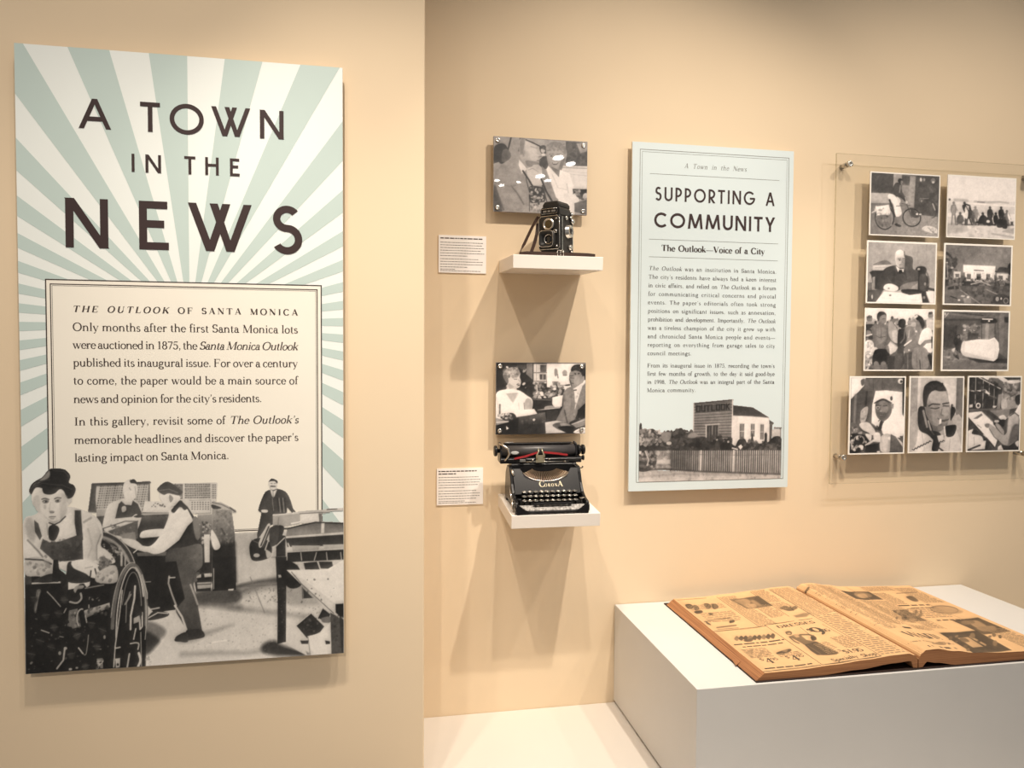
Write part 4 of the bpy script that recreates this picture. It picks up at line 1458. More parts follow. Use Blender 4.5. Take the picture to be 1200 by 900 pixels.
# press machinery, lower left
c.p("55,100 360,140 700,120 900,300 905,800 60,860", .055)
c.at(20, 530, 6)
c.p("590,510 900,800 900,900 560,900 560,600", .10)
c.c("605,560 700,590 800,730 780,760 700,640 610,600", .55, soft=6)
c.ring(560, 880, 270, 330, 26, .20, 0, -80, 20); c.ring(560, 880, 284, 346, 7, .78, 0, -80, 18); c.ring(560, 880, 246, 306, 6, .70, 0, -80, 15)
c.l("660,640 740,720", 6, .6); c.l("620,600 700,660", 10, .35); c.l("735,690 735,780", 14, .75); c.l("762,710 760,780", 10, .70)
c.dots("610,620 730,720", 26, 6, [.3, .8], 51)
# big wheel in front
c.at(20, 650, 6)
c.p("640,400 700,140 780,60 850,110 890,250 910,500 905,790 680,800 640,600", .07)
c.ring(790, 480, 118, 425, 24, .42, 3, 175, 360); c.ring(795, 480, 96, 405, 9, .86, 3, 165, 330); c.ring(790, 480, 132, 440, 5, .78, 3, 185, 275); c.ring(800, 480, 108, 415, 6, .75, 2, 280, 375)
c.ring(800, 470, 72, 360, 6, .55, 3, 200, 340)
c.l("740,240 720,420 690,640 680,790", 8, .85); c.l("830,210 825,300 800,420 798,520", 13, .88); c.l("795,250 770,330 765,470", 6, .6)
c.l("880,130 915,260 915,300", 7, .8); c.l("880,400 880,500 865,520 862,450", 10, .85); c.l("835,515 820,590", 9, .85); c.l("870,540 875,790", 6, .7)
c.l("800,270 760,340", 12, .6); c.l("830,370 870,420", 8, .5); c.c("830,330 880,400 860,440 820,390", .12)
c.p("820,440 860,420 870,460 820,480", .7)
c.l("797,622 835,616 856,624 850,662", 9, .82, curve=True); c.l("856,690 868,740 852,785", 17, .88, curve=True); c.l("790,695 775,790", 11, .8); c.l("692,655 724,648", 10, .85); c.p("690,730 725,725 722,790 695,795", .8); c.e(708, 772, 8, 10, .1)
# rollers, rods and highlights
c.p("470,385 650,328 655,360 480,440", (.88, .5, 560, 340, 575, 410)); c.dots("480,360 640,410", 16, 9, [.1, .5], 52, .7)
c.p("365,385 425,370 450,500 390,515 360,450", .45); c.dots("365,385 440,505", 24, 9, [.1, .8], 53, .8)
c.ring(455, 440, 34, 66, 9, .8, 0, 120, 280); c.l("480,420 490,470", 8, .8)
c.p("360,170 515,160 510,205 490,220 470,190 440,195 410,225 360,235", .90)
c.l("372,322 420,330 452,300 448,262", 13, .72, curve=True); c.c("398,232 425,205 470,206 460,226 425,232 410,258", .62, soft=5); c.l("480,225 610,200", 9, .55)
c.dots("505,285 580,312", 8, 6, [.4,.9], 71, .8); c.l("505,345 505,365", 8, .7)
c.l("212,250 250,290 305,355", 7, .78, curve=True); c.l("330,400 345,370", 8, .7)
c.c("140,238 168,240 150,310 134,400 118,380 130,300", .40, soft=6); c.l("156,250 128,385", 5, .66, curve=True); c.l("170,525 225,545", 7, .8)
c.l("105,190 200,185 305,182", 11, .9); c.p("60,135 100,135 103,195 62,200", .22)
c.l("300,570 325,575", 7, .6); c.l("335,660 325,740 280,800", 12, .75); c.e(300, 690, 10, 14, .6); c.e(340, 655, 12, 10, .75)
c.l("432,652 478,704 494,640 502,560", 6, .62, soft=4, curve=True); c.l("432,652 462,692", 8, .9); c.e(615, 575, 8, 14, .6)
c.p("560,730 600,725 605,800 570,800", .55); c.dots("560,730 605,800", 14, 7, [.1, .9], 54); c.l("560,660 590,662", 6, .6)
c.e(375, 805, 12, 8, .75); c.e(420, 795, 10, 7, .65); c.e(100, 760, 12, 8, .5, -40); c.e(130, 545, 8, 4, .35)
c.dots("70,420 640,820", 34, 5, [.25, .5], 55, .7)
c.dots("910,720 940,780", 12, 5, [.6, .9], 56)
for k_, (x_, y_) in enumerate(((120, 300), (200, 420), (260, 500), (160, 600), (240, 640), (420, 560), (520, 480), (560, 640), (330, 300), (600, 520), (380, 700), (480, 780), (100, 700), (290, 400))):
    c.c([(x_ - 22, y_ - 6), (x_ + 6, y_ - 16), (x_ + 26, y_ + 2), (x_ + 8, y_ + 34), (x_ - 14, y_ + 22)], .15 + .05 * (k_ % 3), soft=14, op=.8)
    c.l([(x_ - 26, y_ + 10 * ((k_ % 3) - 1)), (x_ + 28, y_ - 12 + 7 * (k_ % 5))], 4, .34, soft=4)
# the young man leaning over the press
c.at(20, 530, 6)
c.c("45,470 120,420 200,380 350,360 450,380 540,420 590,480 605,560 590,640 640,680 690,760 560,770 470,740 300,780 60,760", .88)
c.c("60,560 110,640 200,740 60,720", .93, soft=20)
c.c("330,440 400,480 430,560 350,600 290,560", .93, soft=20)
c.c("455,470 500,440 560,480 590,560 560,640 560,740 480,720 460,600", (.92, .78, 480, 500, 590, 520), soft=4)
c.l("520,440 470,470", 14, .62, soft=12); c.l("590,560 560,640 560,740", 8, .55, soft=8); c.l("500,520 530,640 500,720", 10, .75, soft=12)
c.c("60,470 100,440 130,560 110,620 70,560", .72, soft=20); c.l("75,600 150,680 180,720", 12, .45, soft=10)
c.p("180,590 230,615 300,610 420,565 460,590 465,740 330,752 250,740 160,660", (.30, .17, 200, 600, 400, 740))
c.dots("190,600 450,740", 60, 10, [.12, .34], 61, .5)
c.p("405,385 450,385 455,470 465,600 420,580 405,480", .20)
c.p("120,455 150,480 175,570 160,600 125,540", .25)
c.l("300,750 420,725", 8, .12)
# head, hat
c.c("110,230 150,205 320,230 350,290 365,330 350,370 330,430 290,475 240,470 190,430 150,370 110,340", .92)
c.c("110,330 135,320 150,370 125,360", .70); c.c("350,280 385,285 380,330 355,335", .80)
c.c("85,240 110,190 180,145 220,95 270,85 340,95 375,140 365,185 400,205 412,240 390,290 350,300 330,250 300,235 260,265 190,265 180,230 130,225 100,272", .08)
c.c("180,150 225,100 225,150 150,190 110,205", .60, soft=10); c.l("95,230 150,180 230,165", 9, .22)
c.c("180,215 240,220 290,235 250,270 190,265", .12)
c.c("112,300 150,280 165,380 150,400 120,350", .80, soft=16); c.c("310,270 350,290 345,380 310,430 300,360", .80, soft=18); c.c("185,420 240,470 290,470 330,425 300,455 240,462", .72, soft=12)
c.c("178,318 200,308 222,316 218,332 196,336 182,330", .42, soft=6); c.c("268,314 290,304 306,312 302,326 282,332 270,326", .42, soft=6)
c.l("174,306 198,299 224,308", 8, .30, soft=3); c.l("264,303 284,294 308,298", 8, .30, soft=3)
c.e(204, 323, 8, 6, .10); c.e(287, 317, 8, 6, .10); c.e(190, 324, 4, 3, .9); c.e(300, 317, 3, 3, .9)
c.c("190,345 205,352 200,378 186,368", .78, soft=8); c.l("234,330 228,370 230,390", 6, .78, soft=5); c.c("226,392 246,388 262,394 256,406 236,406", .55, soft=6); c.l("232,404 258,402", 5, .38, soft=3)
c.l("226,434 246,430 270,431", 6, .36, soft=3); c.c("232,440 264,438 258,450 240,451", .70, soft=5); c.c("320,400 345,370 350,400 300,470", .76, soft=12)
c.l("120,215 180,190 240,200 320,205 385,235", 5, .24, soft=3); c.l("250,100 330,105 362,140", 6, .22, soft=6)
# collar, tie
c.c("215,470 260,480 340,430 380,400 390,460 300,560 210,580", .95)
c.l("225,475 262,488 300,470 340,430", 10, .22)
c.c("222,510 260,488 297,515 285,570 262,602 225,590", .13)
c.l("210,480 215,560", 8, .75)
# forearms, hands
c.c("60,740 150,720 240,760 245,900 160,860 60,850", .80); c.l("60,735 180,742 240,770", 12, .2); c.dots("70,760 230,840", 30, 10, [.35, .9], 62, .6)
c.c("150,870 250,840 250,900 120,900", .15)
c.p("255,740 290,740 300,850 290,900 245,900", .08)
c.p("290,760 370,755 360,830 300,800", .92)
c.p("290,800 360,860 350,1030 310,930", .10)
c.c("360,760 385,755 400,800 500,850 505,900 360,900 350,800", .12)
c.c("385,755 470,738 560,770 610,800 600,860 530,870 470,830 400,800", .93)
for x0, y0, x1, y1 in ((520, 820, 515, 860), (548, 806, 560, 850), (575, 796, 590, 838), (595, 780, 615, 815)):
    c.l([(x0, y0), (x1, y1)], 10, .12)
c.l("480,800 530,790", 7, .7, soft=5)
c.c("590,720 640,740 650,800 600,790", .3); c.dots("560,720 690,830", 34, 10, [.15, .9], 63, .7)
c.c("570,830 690,780 700,900 560,900", .75, soft=6); c.dots("570,830 690,900", 20, 9, [.3, .9], 64, .7)
# man standing by the imposing stone
c.at(210, 530, 6)
c.c("560,370 600,265 640,240 700,235 755,260 785,320 800,370 820,400 800,412 760,370 750,410 660,415 570,400", .22)
c.p("580,395 660,400 660,490 620,500 550,600 548,560 565,480", .20)
c.c("630,180 650,162 685,170 690,200 680,235 650,240 634,215", .90); c.c("630,185 650,160 690,175 690,195 670,178 640,180", .12)
c.l("645,215 675,216", 9, .2); c.l("645,195 655,195", 4, .35); c.l("668,195 680,195", 4, .35); c.p("640,238 665,250 690,236 670,290 655,290", .92); c.l("660,250 662,300", 5, .5)
for k_ in range(5):
    c.l([(690 + 13 * k_, 300), (700 + 13 * k_, 400)], 5, .60 if k_ % 2 else .10, soft=3)
c.l("655,300 665,390", 5, .5); c.c("580,385 620,385 620,402 585,402", .93); c.c("800,400 825,405 815,420 800,412", .85)
c.p("660,420 850,405 850,480 700,510 662,500", .66); c.l("662,422 850,405", 9, .88); c.l("700,440 695,500", 6, .5); c.l("790,482 855,470", 10, .95)
# cases and imposing stone on the right
c.l("840,402 1000,392 1150,378", 13, .78); c.l("1040,382 1110,378", 7, .2); c.l("850,412 1060,400", 6, .3)
c.p("858,415 980,412 985,465 860,480", .92); c.p("980,410 1005,410 1003,470 985,470", .4)
c.p("760,520 870,490 960,470 1165,480 1165,545 750,580", (.32, .52, 0, 480, 0, 560)); c.l("650,510 760,520 870,492 960,474 1165,482", 11, .12)
c.p("1000,480 1022,480 1020,550 998,552", .85)
c.l("750,580 1000,562 1165,550", 13, .86); c.p("750,588 1165,560 1165,640 760,650", .15); c.l("765,625 790,680 980,675", 9, .82); c.p("790,640 990,640 980,672 800,682", .66)
c.p("1010,635 1165,630 1165,662 1020,665", .74); c.l("1020,668 1165,660", 8, .85); c.p("760,690 1165,668 1165,740 760,760", .10)
for x in (855, 965, 1035, 1135):
    c.l([(x, 690), (x + (-15 if x == 965 else 6), 745)], 7, .7)
c.p("875,765 970,755 990,815 885,820", .14); c.p("980,755 1075,755 1085,808 995,805", .16); c.l("870,765 885,822", 6, .8); c.l("972,758 990,808", 6, .8)
c.p("755,775 840,770 845,820 760,820", .78); c.l("765,800 830,788", 9, .2)
# post, press roll
c.p("680,560 750,570 755,900 685,900", .10); c.l("748,570 755,900", 5, .65)
c.c("500,620 540,590 600,590 650,640 640,720 560,750 510,740 495,680", .10); c.e(545, 710, 22, 14, .75); c.l("510,600 600,640", 6, .35)
c.c("560,620 620,490 640,510 580,650", .80); c.l("575,640 630,505", 9, .15); c.l("640,520 590,650", 12, .25); c.l("655,520 605,670 650,700", 9, .75)
c.c("690,510 720,495 740,520 710,600 680,620", .12); c.l("690,520 685,580", 8, .6); c.l("660,665 740,585", 8, .75); c.c("610,670 650,700 620,730", .7); c.l("650,725 750,722", 9, .6)
c.c("640,520 700,500 690,620 640,640", .2)
c.at(210, 650, 6)
c.p("678,0 755,0 752,330 750,610 690,625 692,300", .09); c.p("695,130 745,128 742,145 700,150", .75); c.dots("690,200 750,560", 20, 4, [.2, .3], 66)
c.c("690,30 830,60 860,200 760,215", .06)
c.p("755,95 1040,90 1165,18 1165,335 1100,335 1000,325 850,190", .93); c.p("785,115 850,190 1000,330 1100,400 1100,340 900,180", .86); c.dots("860,160 1090,330", 12, 5, .3, 67, .8)
c.l("790,110 860,195 1000,325 1085,405", 6, .35)
c.p("870,225 940,295 875,300", .1); c.l("865,220 868,300", 6, .3)
c.p("1098,340 1165,335 1165,440 1130,430 1100,400", .06); c.p("1010,370 1060,410 1050,470 975,440", .13); c.c("1000,440 1060,430 1060,470 1010,470", .45, soft=6)
c.p("925,405 1020,500 990,540 895,585 820,495", .13); c.l("925,405 820,495 895,585", 6, .9); c.dots("850,430 980,540", 24, 6, [.1, .35], 68)
c.p("900,570 1000,545 1060,470 1065,690 950,702 915,640", .95); c.l("905,575 920,700", 5, .5)
c.p("725,615 860,630 900,700 940,705 890,705", .9); c.p("850,600 910,600 905,625 860,625", .15); c.p("1025,600 1060,605 1060,625 1030,628", .12)
c.p("1062,400 1100,420 1158,465 1158,690 1070,700", .30); c.dots("1070,420 1150,690", 50, 7, [.15, .4], 69, .6); c.p("1125,420 1158,455 1158,690 1140,690", .18, soft=8)
c.grain(.045, 2, 3)
c.develop(1)
PRESS = c
PRESS.build('press_room_photograph', W1 - .0008, H1 - .88 - .0006, PHB, panel_intro, (0, -0.0016, 0), (.0004, .88), lo=.05, hi=.95, tint=(1.0, .98, .95))

# newspaper office building on the second panel
c = Pic(300, 170, [(113, 41), (1110, 37), (1110, 635), (113, 655)], .88, clear=True)
c.p("110,575 1110,600 1110,640 110,660", (.66, .80, 0, 580, 0, 650)); c.dots("120,585 1100,640", 130, 7, [.45, .85], 2, .6); c.l("115,620 400,600 800,612", 10, .5, soft=14, op=.6)
c.p("488,105 765,80 762,440 492,440", .44)
for k_ in range(17):
    y0 = 118 + 19 * k_
    c.l([(490, y0), (762, y0 - 22 + 1.7 * k_)], 5, .20)
    c.l([(490, y0 + 5), (762, y0 - 17 + 1.7 * k_)], 4, .62)
c.l("488,108 765,82", 8, .14); c.l("489,106 491,435", 5, .9); c.l("762,82 760,430", 7, .92)
c.p("500,122 750,104 748,158 502,170", .30)
for k_, ch in enumerate('OUTLOOK'):
    x, y = 508 + 34.5 * k_, 124 - 2.6 * k_
    L_ = {'O': [(2, 2, 2, 40), (2, 2, 24, 2), (24, 2, 24, 40), (2, 40, 24, 40)], 'U': [(2, 0, 2, 40), (24, 0, 24, 40), (2, 40, 24, 40)], 'T': [(0, 2, 26, 2), (13, 2, 13, 42)], 'L': [(3, 0, 3, 40), (3, 40, 24, 40)], 'K': [(3, 0, 3, 42), (3, 22, 24, 0), (8, 18, 24, 42)]}[ch]
    for a_ in L_:
        c.l([(x + a_[0], y + a_[1]), (x + a_[2], y + a_[3])], 8, .03)
c.p("575,258 668,252 665,385 578,390", .5); c.p("583,262 662,257 658,385 587,388", .16); c.l("622,262 622,385", 6, .55); c.l("600,275 600,370", 5, .4); c.l("643,270 643,370", 5, .4); c.l("573,258 668,250", 8, .75); c.l("578,260 578,380", 7, .8)
c.p("765,120 905,135 1020,205 1015,212 905,198 765,192", .20); c.l("765,194 905,200 1020,210", 6, .75)
c.p("762,196 905,203 1022,212 1022,380 900,400 762,430", .95); c.p("762,196 800,200 800,420 762,430", .90)
for x, w_, y0, y1 in ((830, 30, 250, 355), (906, 26, 252, 340), (972, 22, 255, 360)):
    c.p([(x - w_ / 2 - 4, y0 - 5), (x + w_ / 2 + 4, y0 - 4), (x + w_ / 2 + 3, y1), (x - w_ / 2 - 4, y1)], .82)
    c.p([(x - w_ / 2, y0), (x + w_ / 2, y0), (x + w_ / 2, y1), (x - w_ / 2, y1)], .36); c.l([(x, y0), (x, y1)], 4, .75); c.l([(x - w_ / 2, (y0 + y1) / 2), (x + w_ / 2, (y0 + y1) / 2)], 5, .8)
c.p("1022,222 1058,245 1050,255 1022,250", .25); c.l("1058,278 1110,280", 8, .35); c.l("1100,280 1100,350", 10, .3); c.p("1025,250 1045,255 1040,380 1024,380", .3); c.p("1045,290 1100,290 1100,380 1045,380", .8)
# bushes, people, fence
c.c("112,310 118,245 128,250 135,300 165,290 210,285 250,320 290,310 330,320 350,300 380,285 410,280 430,310 480,310 500,345 560,340 590,370 640,380 660,350 690,380 735,355 760,390 760,450 112,560", .14)
c.dots("120,290 280,400", 90, 9, [.15, .85], 5, .7); c.dots("280,300 490,440", 120, 10, [.05, .35], 6, .8); c.dots("480,340 760,440", 100, 10, [.04, .22], 7, .8)
c.c("270,310 330,310 330,350 300,380 270,360", .52, soft=10); c.e(320, 385, 18, 12, .75); c.c("480,310 520,330 490,350 450,340", .55, soft=8)
c.c("790,400 810,360 850,355 870,390 890,380 905,315 920,385 985,380 990,320 1008,320 1012,380 1060,340 1108,350 1108,440 780,440", .12); c.dots("790,370 1100,435", 90, 9, [.05, .4], 8, .7)
c.c("680,430 690,385 720,380 735,355 745,385 755,430", .08); c.e(735, 376, 7, 8, .85); c.c("640,430 650,375 665,355 675,430", .2); c.e(655, 362, 6, 6, .75)
c.p("805,410 825,395 838,412 822,432", .97); c.l("765,420 800,430", 8, .95); c.e(830, 350, 9, 10, .3)
c.p("228,436 330,436 330,575 228,565", .50, soft=4); c.p("330,436 1110,436 1108,600 330,575", .22)
for k_ in range(52):
    x = 336 + 15 * k_
    g_ = .62 if k_ < 14 else .72 if x < 780 else .80
    c.l([(x, 440), (x - 1, 578 + (x - 330) * .028)], 7.5, g_ * (.85 + .15 * ((k_ * 5) % 3) / 2))
c.l("545,440 543,580", 13, .85); c.l("775,440 772,588", 14, .85); c.l("330,436 332,575", 10, .35); c.l("335,462 770,470 1100,470", 5, .35, op=.5)
c.dots("230,440 330,560", 60, 9, [.3, .75], 9, .6); c.p("232,500 330,500 330,530 232,530", .78, soft=14); c.p("330,440 480,440 470,575 340,570", .18, soft=30, op=.4)
c.c("112,440 160,430 220,450 235,520 200,570 112,575", .16); c.dots("115,440 230,560", 60, 9, [.1, .8], 10, .6); c.l("155,440 180,500 170,540", 7, .85); c.p("112,440 130,440 125,460 112,460", .95)
c.l("112,575 300,565 560,585 1108,606", 12, .15, soft=10, op=.8)
c.grain(.05, 2, 4)
c.develop(2)
c.build('office_photograph', .5054, .2875, PHB, panel_second, (0, -0.0012, 0), (.0346, .81), lo=.06, hi=.95)

# man with camera and woman
c = Pic(190, 150, [(97, 48), (1062, 92), (1055, 862), (100, 838)], .62)
c.p("90,40 620,60 620,300 90,300", (.55, .68, 90, 100, 600, 200)); c.p("90,40 280,60 240,180 100,160", .62); c.p("275,60 360,65 350,220 240,200", .60)
c.l("275,62 245,190", 16, .15); c.l("370,68 360,200", 16, .2)
c.p("840,90 1065,100 1060,350 840,345", .23); c.dots("850,140 1055,340", 70, 14, [.12, .42], 2, .7); c.p("950,110 1062,95 1060,190 990,215", .58, soft=10); c.c("850,120 900,110 900,200 850,220", .3)
c.p("770,350 1062,350 1060,600 770,620", .86); c.l("780,365 1062,372", 12, .62); c.l("820,430 1060,450", 5, .72); c.l("780,400 1060,420", 5, .76)
c.p("560,250 660,250 660,380 560,400", .22)
c.c("100,180 140,130 200,125 240,170 250,240 210,330 140,340 100,360", .18); c.c("190,200 240,185 275,240 265,280 220,320 180,310", .36, soft=10); c.p("95,340 150,320 180,350 120,450 95,440", .62)
c.c("110,470 140,390 200,330 300,280 350,280 440,400 470,560 460,840 110,840", (.56, .63, 120, 500, 460, 500)); c.l("330,280 350,340", 20, .14); c.c("300,260 330,250 360,330 380,430 340,400", .60)
c.l("280,570 340,640 410,760", 12, .40, soft=10); c.l("110,570 150,680 200,820", 22, .36, soft=14); c.l("130,540 280,580 330,560", 10, .5, soft=10); c.c("100,600 130,600 190,830 110,838", .30, soft=10)
c.c("360,90 420,65 540,120 600,160 610,240 570,290 560,350 480,350 430,330 390,300 365,240", .70); c.c("420,100 520,130 540,210 480,240 420,180", .80, soft=20); c.c("430,300 560,320 540,370 450,360", .5, soft=12)
c.c("385,205 415,195 420,250 395,260", .60, soft=6); c.l("395,210 405,245", 5, .42, soft=3); c.c("480,220 560,235 540,300 480,290", .78, soft=14); c.l("480,150 545,168", 6, .5, soft=5); c.l("545,300 580,300", 8, .40, soft=3); c.l("560,260 590,255", 9, .45, soft=5); c.c("370,70 420,65 400,200 370,230", .50, soft=12)
c.l("430,80 500,110 580,150", 13, .08); c.c("570,150 620,135 650,180 640,220 600,230 575,200", .22); c.e(605, 190, 22, 26, .75); c.e(610, 235, 20, 16, .92); c.l("575,160 650,190", 9, .1)
c.p("360,290 420,360 440,390 390,440 355,350", .93); c.p("440,380 560,340 640,420 660,560 590,560 500,560 440,470", .80); c.c("500,350 560,345 600,400 540,400", .74); c.l("455,400 500,380 560,420", 8, .6)
c.p("590,350 660,420 700,560 770,720 700,740 620,640", .52); c.l("400,410 460,500 530,620", 18, .15); c.l("580,470 640,620 710,740", 18, .13); c.l("600,560 650,740", 12, .2); c.l("430,480 470,640 470,830", 10, .28)
c.c("465,600 480,570 560,570 620,600 620,740 480,740", .18); c.dots("480,580 610,730", 40, 10, [.05, .9], 5, .8); c.p("470,750 620,735 610,820 480,835", .70); c.dots("480,750 600,830", 22, 9, [.2, .9], 6)
c.c("640,230 640,140 700,100 780,110 840,170 850,250 820,330 760,430 700,400 660,330", .60); c.c("640,170 690,100 790,110 840,190 830,230 770,170 700,160", .50); c.c("660,200 780,190 800,300 750,380 690,340", .66, soft=12)
c.e(692, 248, 13, 7, .22, soft=4); c.e(768, 244, 13, 7, .24, soft=4); c.l("670,230 712,228", 7, .36, soft=4); c.l("750,226 790,222", 7, .36, soft=4); c.c("700,318 730,326 764,314 748,338 715,340", .36, soft=5); c.l("710,322 752,320", 6, .9); c.dots("650,120 830,190", 40, 12, [.35,.68], 12, .6); c.l("720,260 720,300", 10, .5, soft=6); c.c("790,300 830,280 780,440 760,430", .45, soft=8); c.p("690,360 780,400 770,470 720,430", .42)
c.p("640,390 660,350 770,470 780,390 880,430 920,560 900,720 800,740 740,680", .94); c.l("700,440 760,580 850,600", 8, .80, soft=8); c.l("850,540 870,640", 8, .75, soft=6)
c.p("910,590 1060,590 1060,660 980,700 920,640", .16); c.dots("920,600 1055,690", 34, 13, [.05, .95], 8); c.c("820,650 900,640 980,700 930,760 850,740", .90); c.p("925,740 1060,700 1058,860 930,830", .38)
c.p("770,700 930,740 930,862 700,850", .92); c.l("380,60 1062,92", 6, .3)
c.grain(.04, 2, 5)
c.develop(3)
c.build('image', ph_cam[1] - .0016, ph_cam[2] - .0016, PHG, ph_cam[0], (0, -.0005, 0), (.0008, .0008), lo=.03, hi=1.0)

# woman and man at a desk
c = Pic(190, 150, [(105, 48), (1075, 48), (1075, 808), (110, 820)], .12)
c.p("105,48 510,48 500,400 105,380", .11); c.p("435,55 500,55 500,230 430,170", .45, soft=6); c.dots("120,60 440,330", 14, 10, [.5, .9], 2); c.p("330,70 430,60 420,130 330,100", .22)
c.p("510,60 660,60 650,270 510,260", .82); c.p("580,70 650,68 648,148 582,148", .28); c.p("575,170 645,170 645,230 578,230", .22); c.l("610,170 610,230", 10, .6); c.l("510,155 660,155", 10, .35); c.l("510,248 650,248", 10, .35); c.l("540,62 540,250", 5, .5)
c.p("655,55 1075,55 1075,350 655,400", .93); c.c("735,120 760,112 772,150 760,185 740,190", .5, soft=8); c.l("770,170 775,210", 12, .4, soft=6); c.e(848, 155, 26, 30, .55, soft=8); c.e(850, 180, 26, 10, .45, soft=6); c.p("715,250 790,250 790,330 715,330", .18)
c.c("770,260 860,250 880,330 800,345", .88); c.l("780,290 880,290", 8, .35); c.l("860,290 900,285", 16, .1)
c.p("440,290 850,330 840,400 440,400", .15); c.dots("510,260 830,400", 60, 13, [.05, .95], 3, .7); c.l("545,290 555,380", 14, .8); c.e(740, 330, 18, 12, .95); c.dots("510,370 700,440", 40, 12, [.3, 1], 4)
c.p("500,430 720,440 715,540 580,560 500,520", .13); c.l("510,440 700,450", 9, .45); c.p("715,420 830,395 820,520 740,530 715,490", .92); c.c("640,520 720,510 740,540 640,550", .6); c.l("560,560 800,530", 10, .85)
c.p("540,560 800,540 780,690 560,700", .10); c.p("655,560 780,550 770,660 660,670", .16)
# woman
c.c("190,160 230,110 320,100 365,160 360,200 375,250 360,310 330,320 270,310 220,250", .82); c.c("180,180 200,130 260,100 340,110 360,170 330,200 290,170 240,200 240,260 200,230", .55); c.dots("190,110 340,200", 34, 12, [.3, .85], 6, .8); c.c("180,190 220,180 240,260 215,260", .4)
c.l("300,225 330,225", 8, .3); c.e(345, 285, 18, 12, .15); c.l("330,290 358,280", 6, .9); c.l("345,230 365,250", 6, .6); c.p("230,270 330,310 330,370 225,360", .76); c.c("240,270 300,310 250,330", .62, soft=10)
c.l("215,345 250,378 310,380 340,350", 18, .12)
c.c("105,390 220,335 350,345 440,400 500,450 490,560 420,560 300,620 105,650", .94); c.p("215,380 345,370 295,475 270,460", .70); c.l("150,500 150,600", 18, .35); c.l("215,380 290,480 350,380", 5, .78); c.c("430,440 490,450 490,550 420,555", .66); c.l("410,480 415,560", 7, .4)
c.l("110,420 140,560", 10, .8, soft=10); c.l("350,480 360,560", 8, .8, soft=8)
c.p("300,560 520,545 560,605 330,635", .96); c.l("330,635 560,607", 8, .4); c.c("180,600 290,590 320,640 170,650", .16); c.dots("130,600 290,650", 34, 9, [.05, .9], 7); c.p("110,640 240,680 200,720 110,720", .55, soft=4); c.l("120,690 240,680", 14, .85)
c.p("110,720 240,690 350,640 350,815 110,815", .06); c.p("350,635 640,580 655,700 640,805 350,810", (.36, .14, 0, 590, 0, 720)); c.l("355,640 355,800", 8, .12); c.e(520, 662, 13, 13, .92); c.p("220,730 250,755 225,770", .95); c.dots("370,640 640,700", 30, 9, [.2, .42], 8, .5)
# man
c.c("905,150 960,110 1050,130 1070,200 1040,270 1010,320 960,325 920,310 910,250 895,220", .50); c.c("915,110 950,70 1020,65 1075,100 1075,230 1045,200 1020,150 960,130 920,140", .12); c.dots("930,70 1070,170", 20, 9, [.06, .3], 9); c.l("905,210 980,215", 7, .2); c.l("915,265 945,270", 9, .2); c.c("960,180 1010,200 1000,280 950,290", .58, soft=10); c.l("900,190 940,185", 8, .2); c.c("1040,200 1060,190 1060,230", .55); c.c("895,220 915,240 930,310 910,280", .25, soft=6)
c.p("940,330 1030,270 1070,250 1060,330 1000,480 960,560", .88); c.p("930,330 975,345 985,520 960,560 940,420", .86); c.l("935,345 975,340", 12, .1)
c.c("840,360 940,320 960,560 900,700 870,690 760,680 830,520", .44); c.p("1040,300 1075,260 1075,500 1000,560 960,660 900,690 960,560", .48); c.c("860,350 920,350 900,600 850,560", .52, soft=10); c.l("850,560 880,690", 16, .22, soft=8); c.dots("840,360 1060,660", 60, 9, [.34, .62], 10, .4)
c.p("990,560 1075,480 1075,660 990,640", .10); c.p("640,690 760,670 900,700 880,800 650,808", .80); c.c("720,720 790,690 900,700 950,760 880,790 790,770", .35); c.c("800,700 900,710 920,760 850,760", .60); c.c("780,740 930,730 970,790 870,800", .08); c.p("930,710 1075,640 1075,720 980,750", .52); c.l("930,710 1075,660", 10, .75)
c.c("950,800 1000,760 1075,745 1075,806", .93); c.l("985,790 1070,770", 12, .75)
c.p("1050,60 1075,60 1075,100 1050,90", .1); c.grain(.035, 2, 6)
c.develop(4)
c.build('image', ph_off[1] - .0016, ph_off[2] - .0016, PHM, ph_off[0], (0, -.0005, 0), (.0008, .0008), lo=.04, hi=1.0)

# ---- nine prints on the acrylic sheet
NX, NY = 130, 112
BM = (.004, .004, .004, .004)

# cyclist
c = Pic(NX, NY, [(152, 82), (957, 120), (912, 812), (128, 790)], .45)
c.p("150,80 420,90 410,320 140,320", .24); c.p("415,90 515,95 500,330 400,330", .62); c.p("510,110 610,120 600,230 510,220", .28); c.p("515,230 610,235 600,480 500,480", .52); c.p("610,120 680,125 640,480 570,480", .60); c.p("675,115 960,120 920,600 640,580", .27)
c.p("135,320 410,325 400,440 135,450", .68); c.p("130,440 560,440 640,560 920,590 915,815 125,800", (.42, .56, 200, 460, 700, 780)); c.p("130,440 420,440 420,520 130,560", .38, soft=20)
c.e(735, 160, 12, 22, .85); c.e(775, 160, 12, 18, .6); c.e(880, 170, 26, 30, .5); c.e(880, 190, 16, 14, .85); c.dots("690,220 930,440", 40, 14, [.2, .4], 3, .5); c.l("720,380 820,380", 8, .5); c.e(735, 410, 10, 14, .55); c.ring(850, 510, 60, 90, 10, .2, 0, -90, 90); c.l("865,440 890,510", 12, .75)
c.c("730,720 790,690 900,720 890,780 760,750", .85); c.l("800,710 860,770", 8, .5); c.dots("420,640 900,790", 40, 10, [.35, .7], 4, .6)
c.e(490, 175, 28, 28, .13); c.c("500,175 520,180 515,205 495,205", .5); c.c("410,240 440,200 500,210 510,300 560,390 540,410 480,370 430,370 370,320", .22); c.l("490,230 480,310", 14, .5); c.l("480,340 550,410", 26, .17); c.e(560, 425, 14, 18, .75); c.l("545,370 560,430", 7, .8)
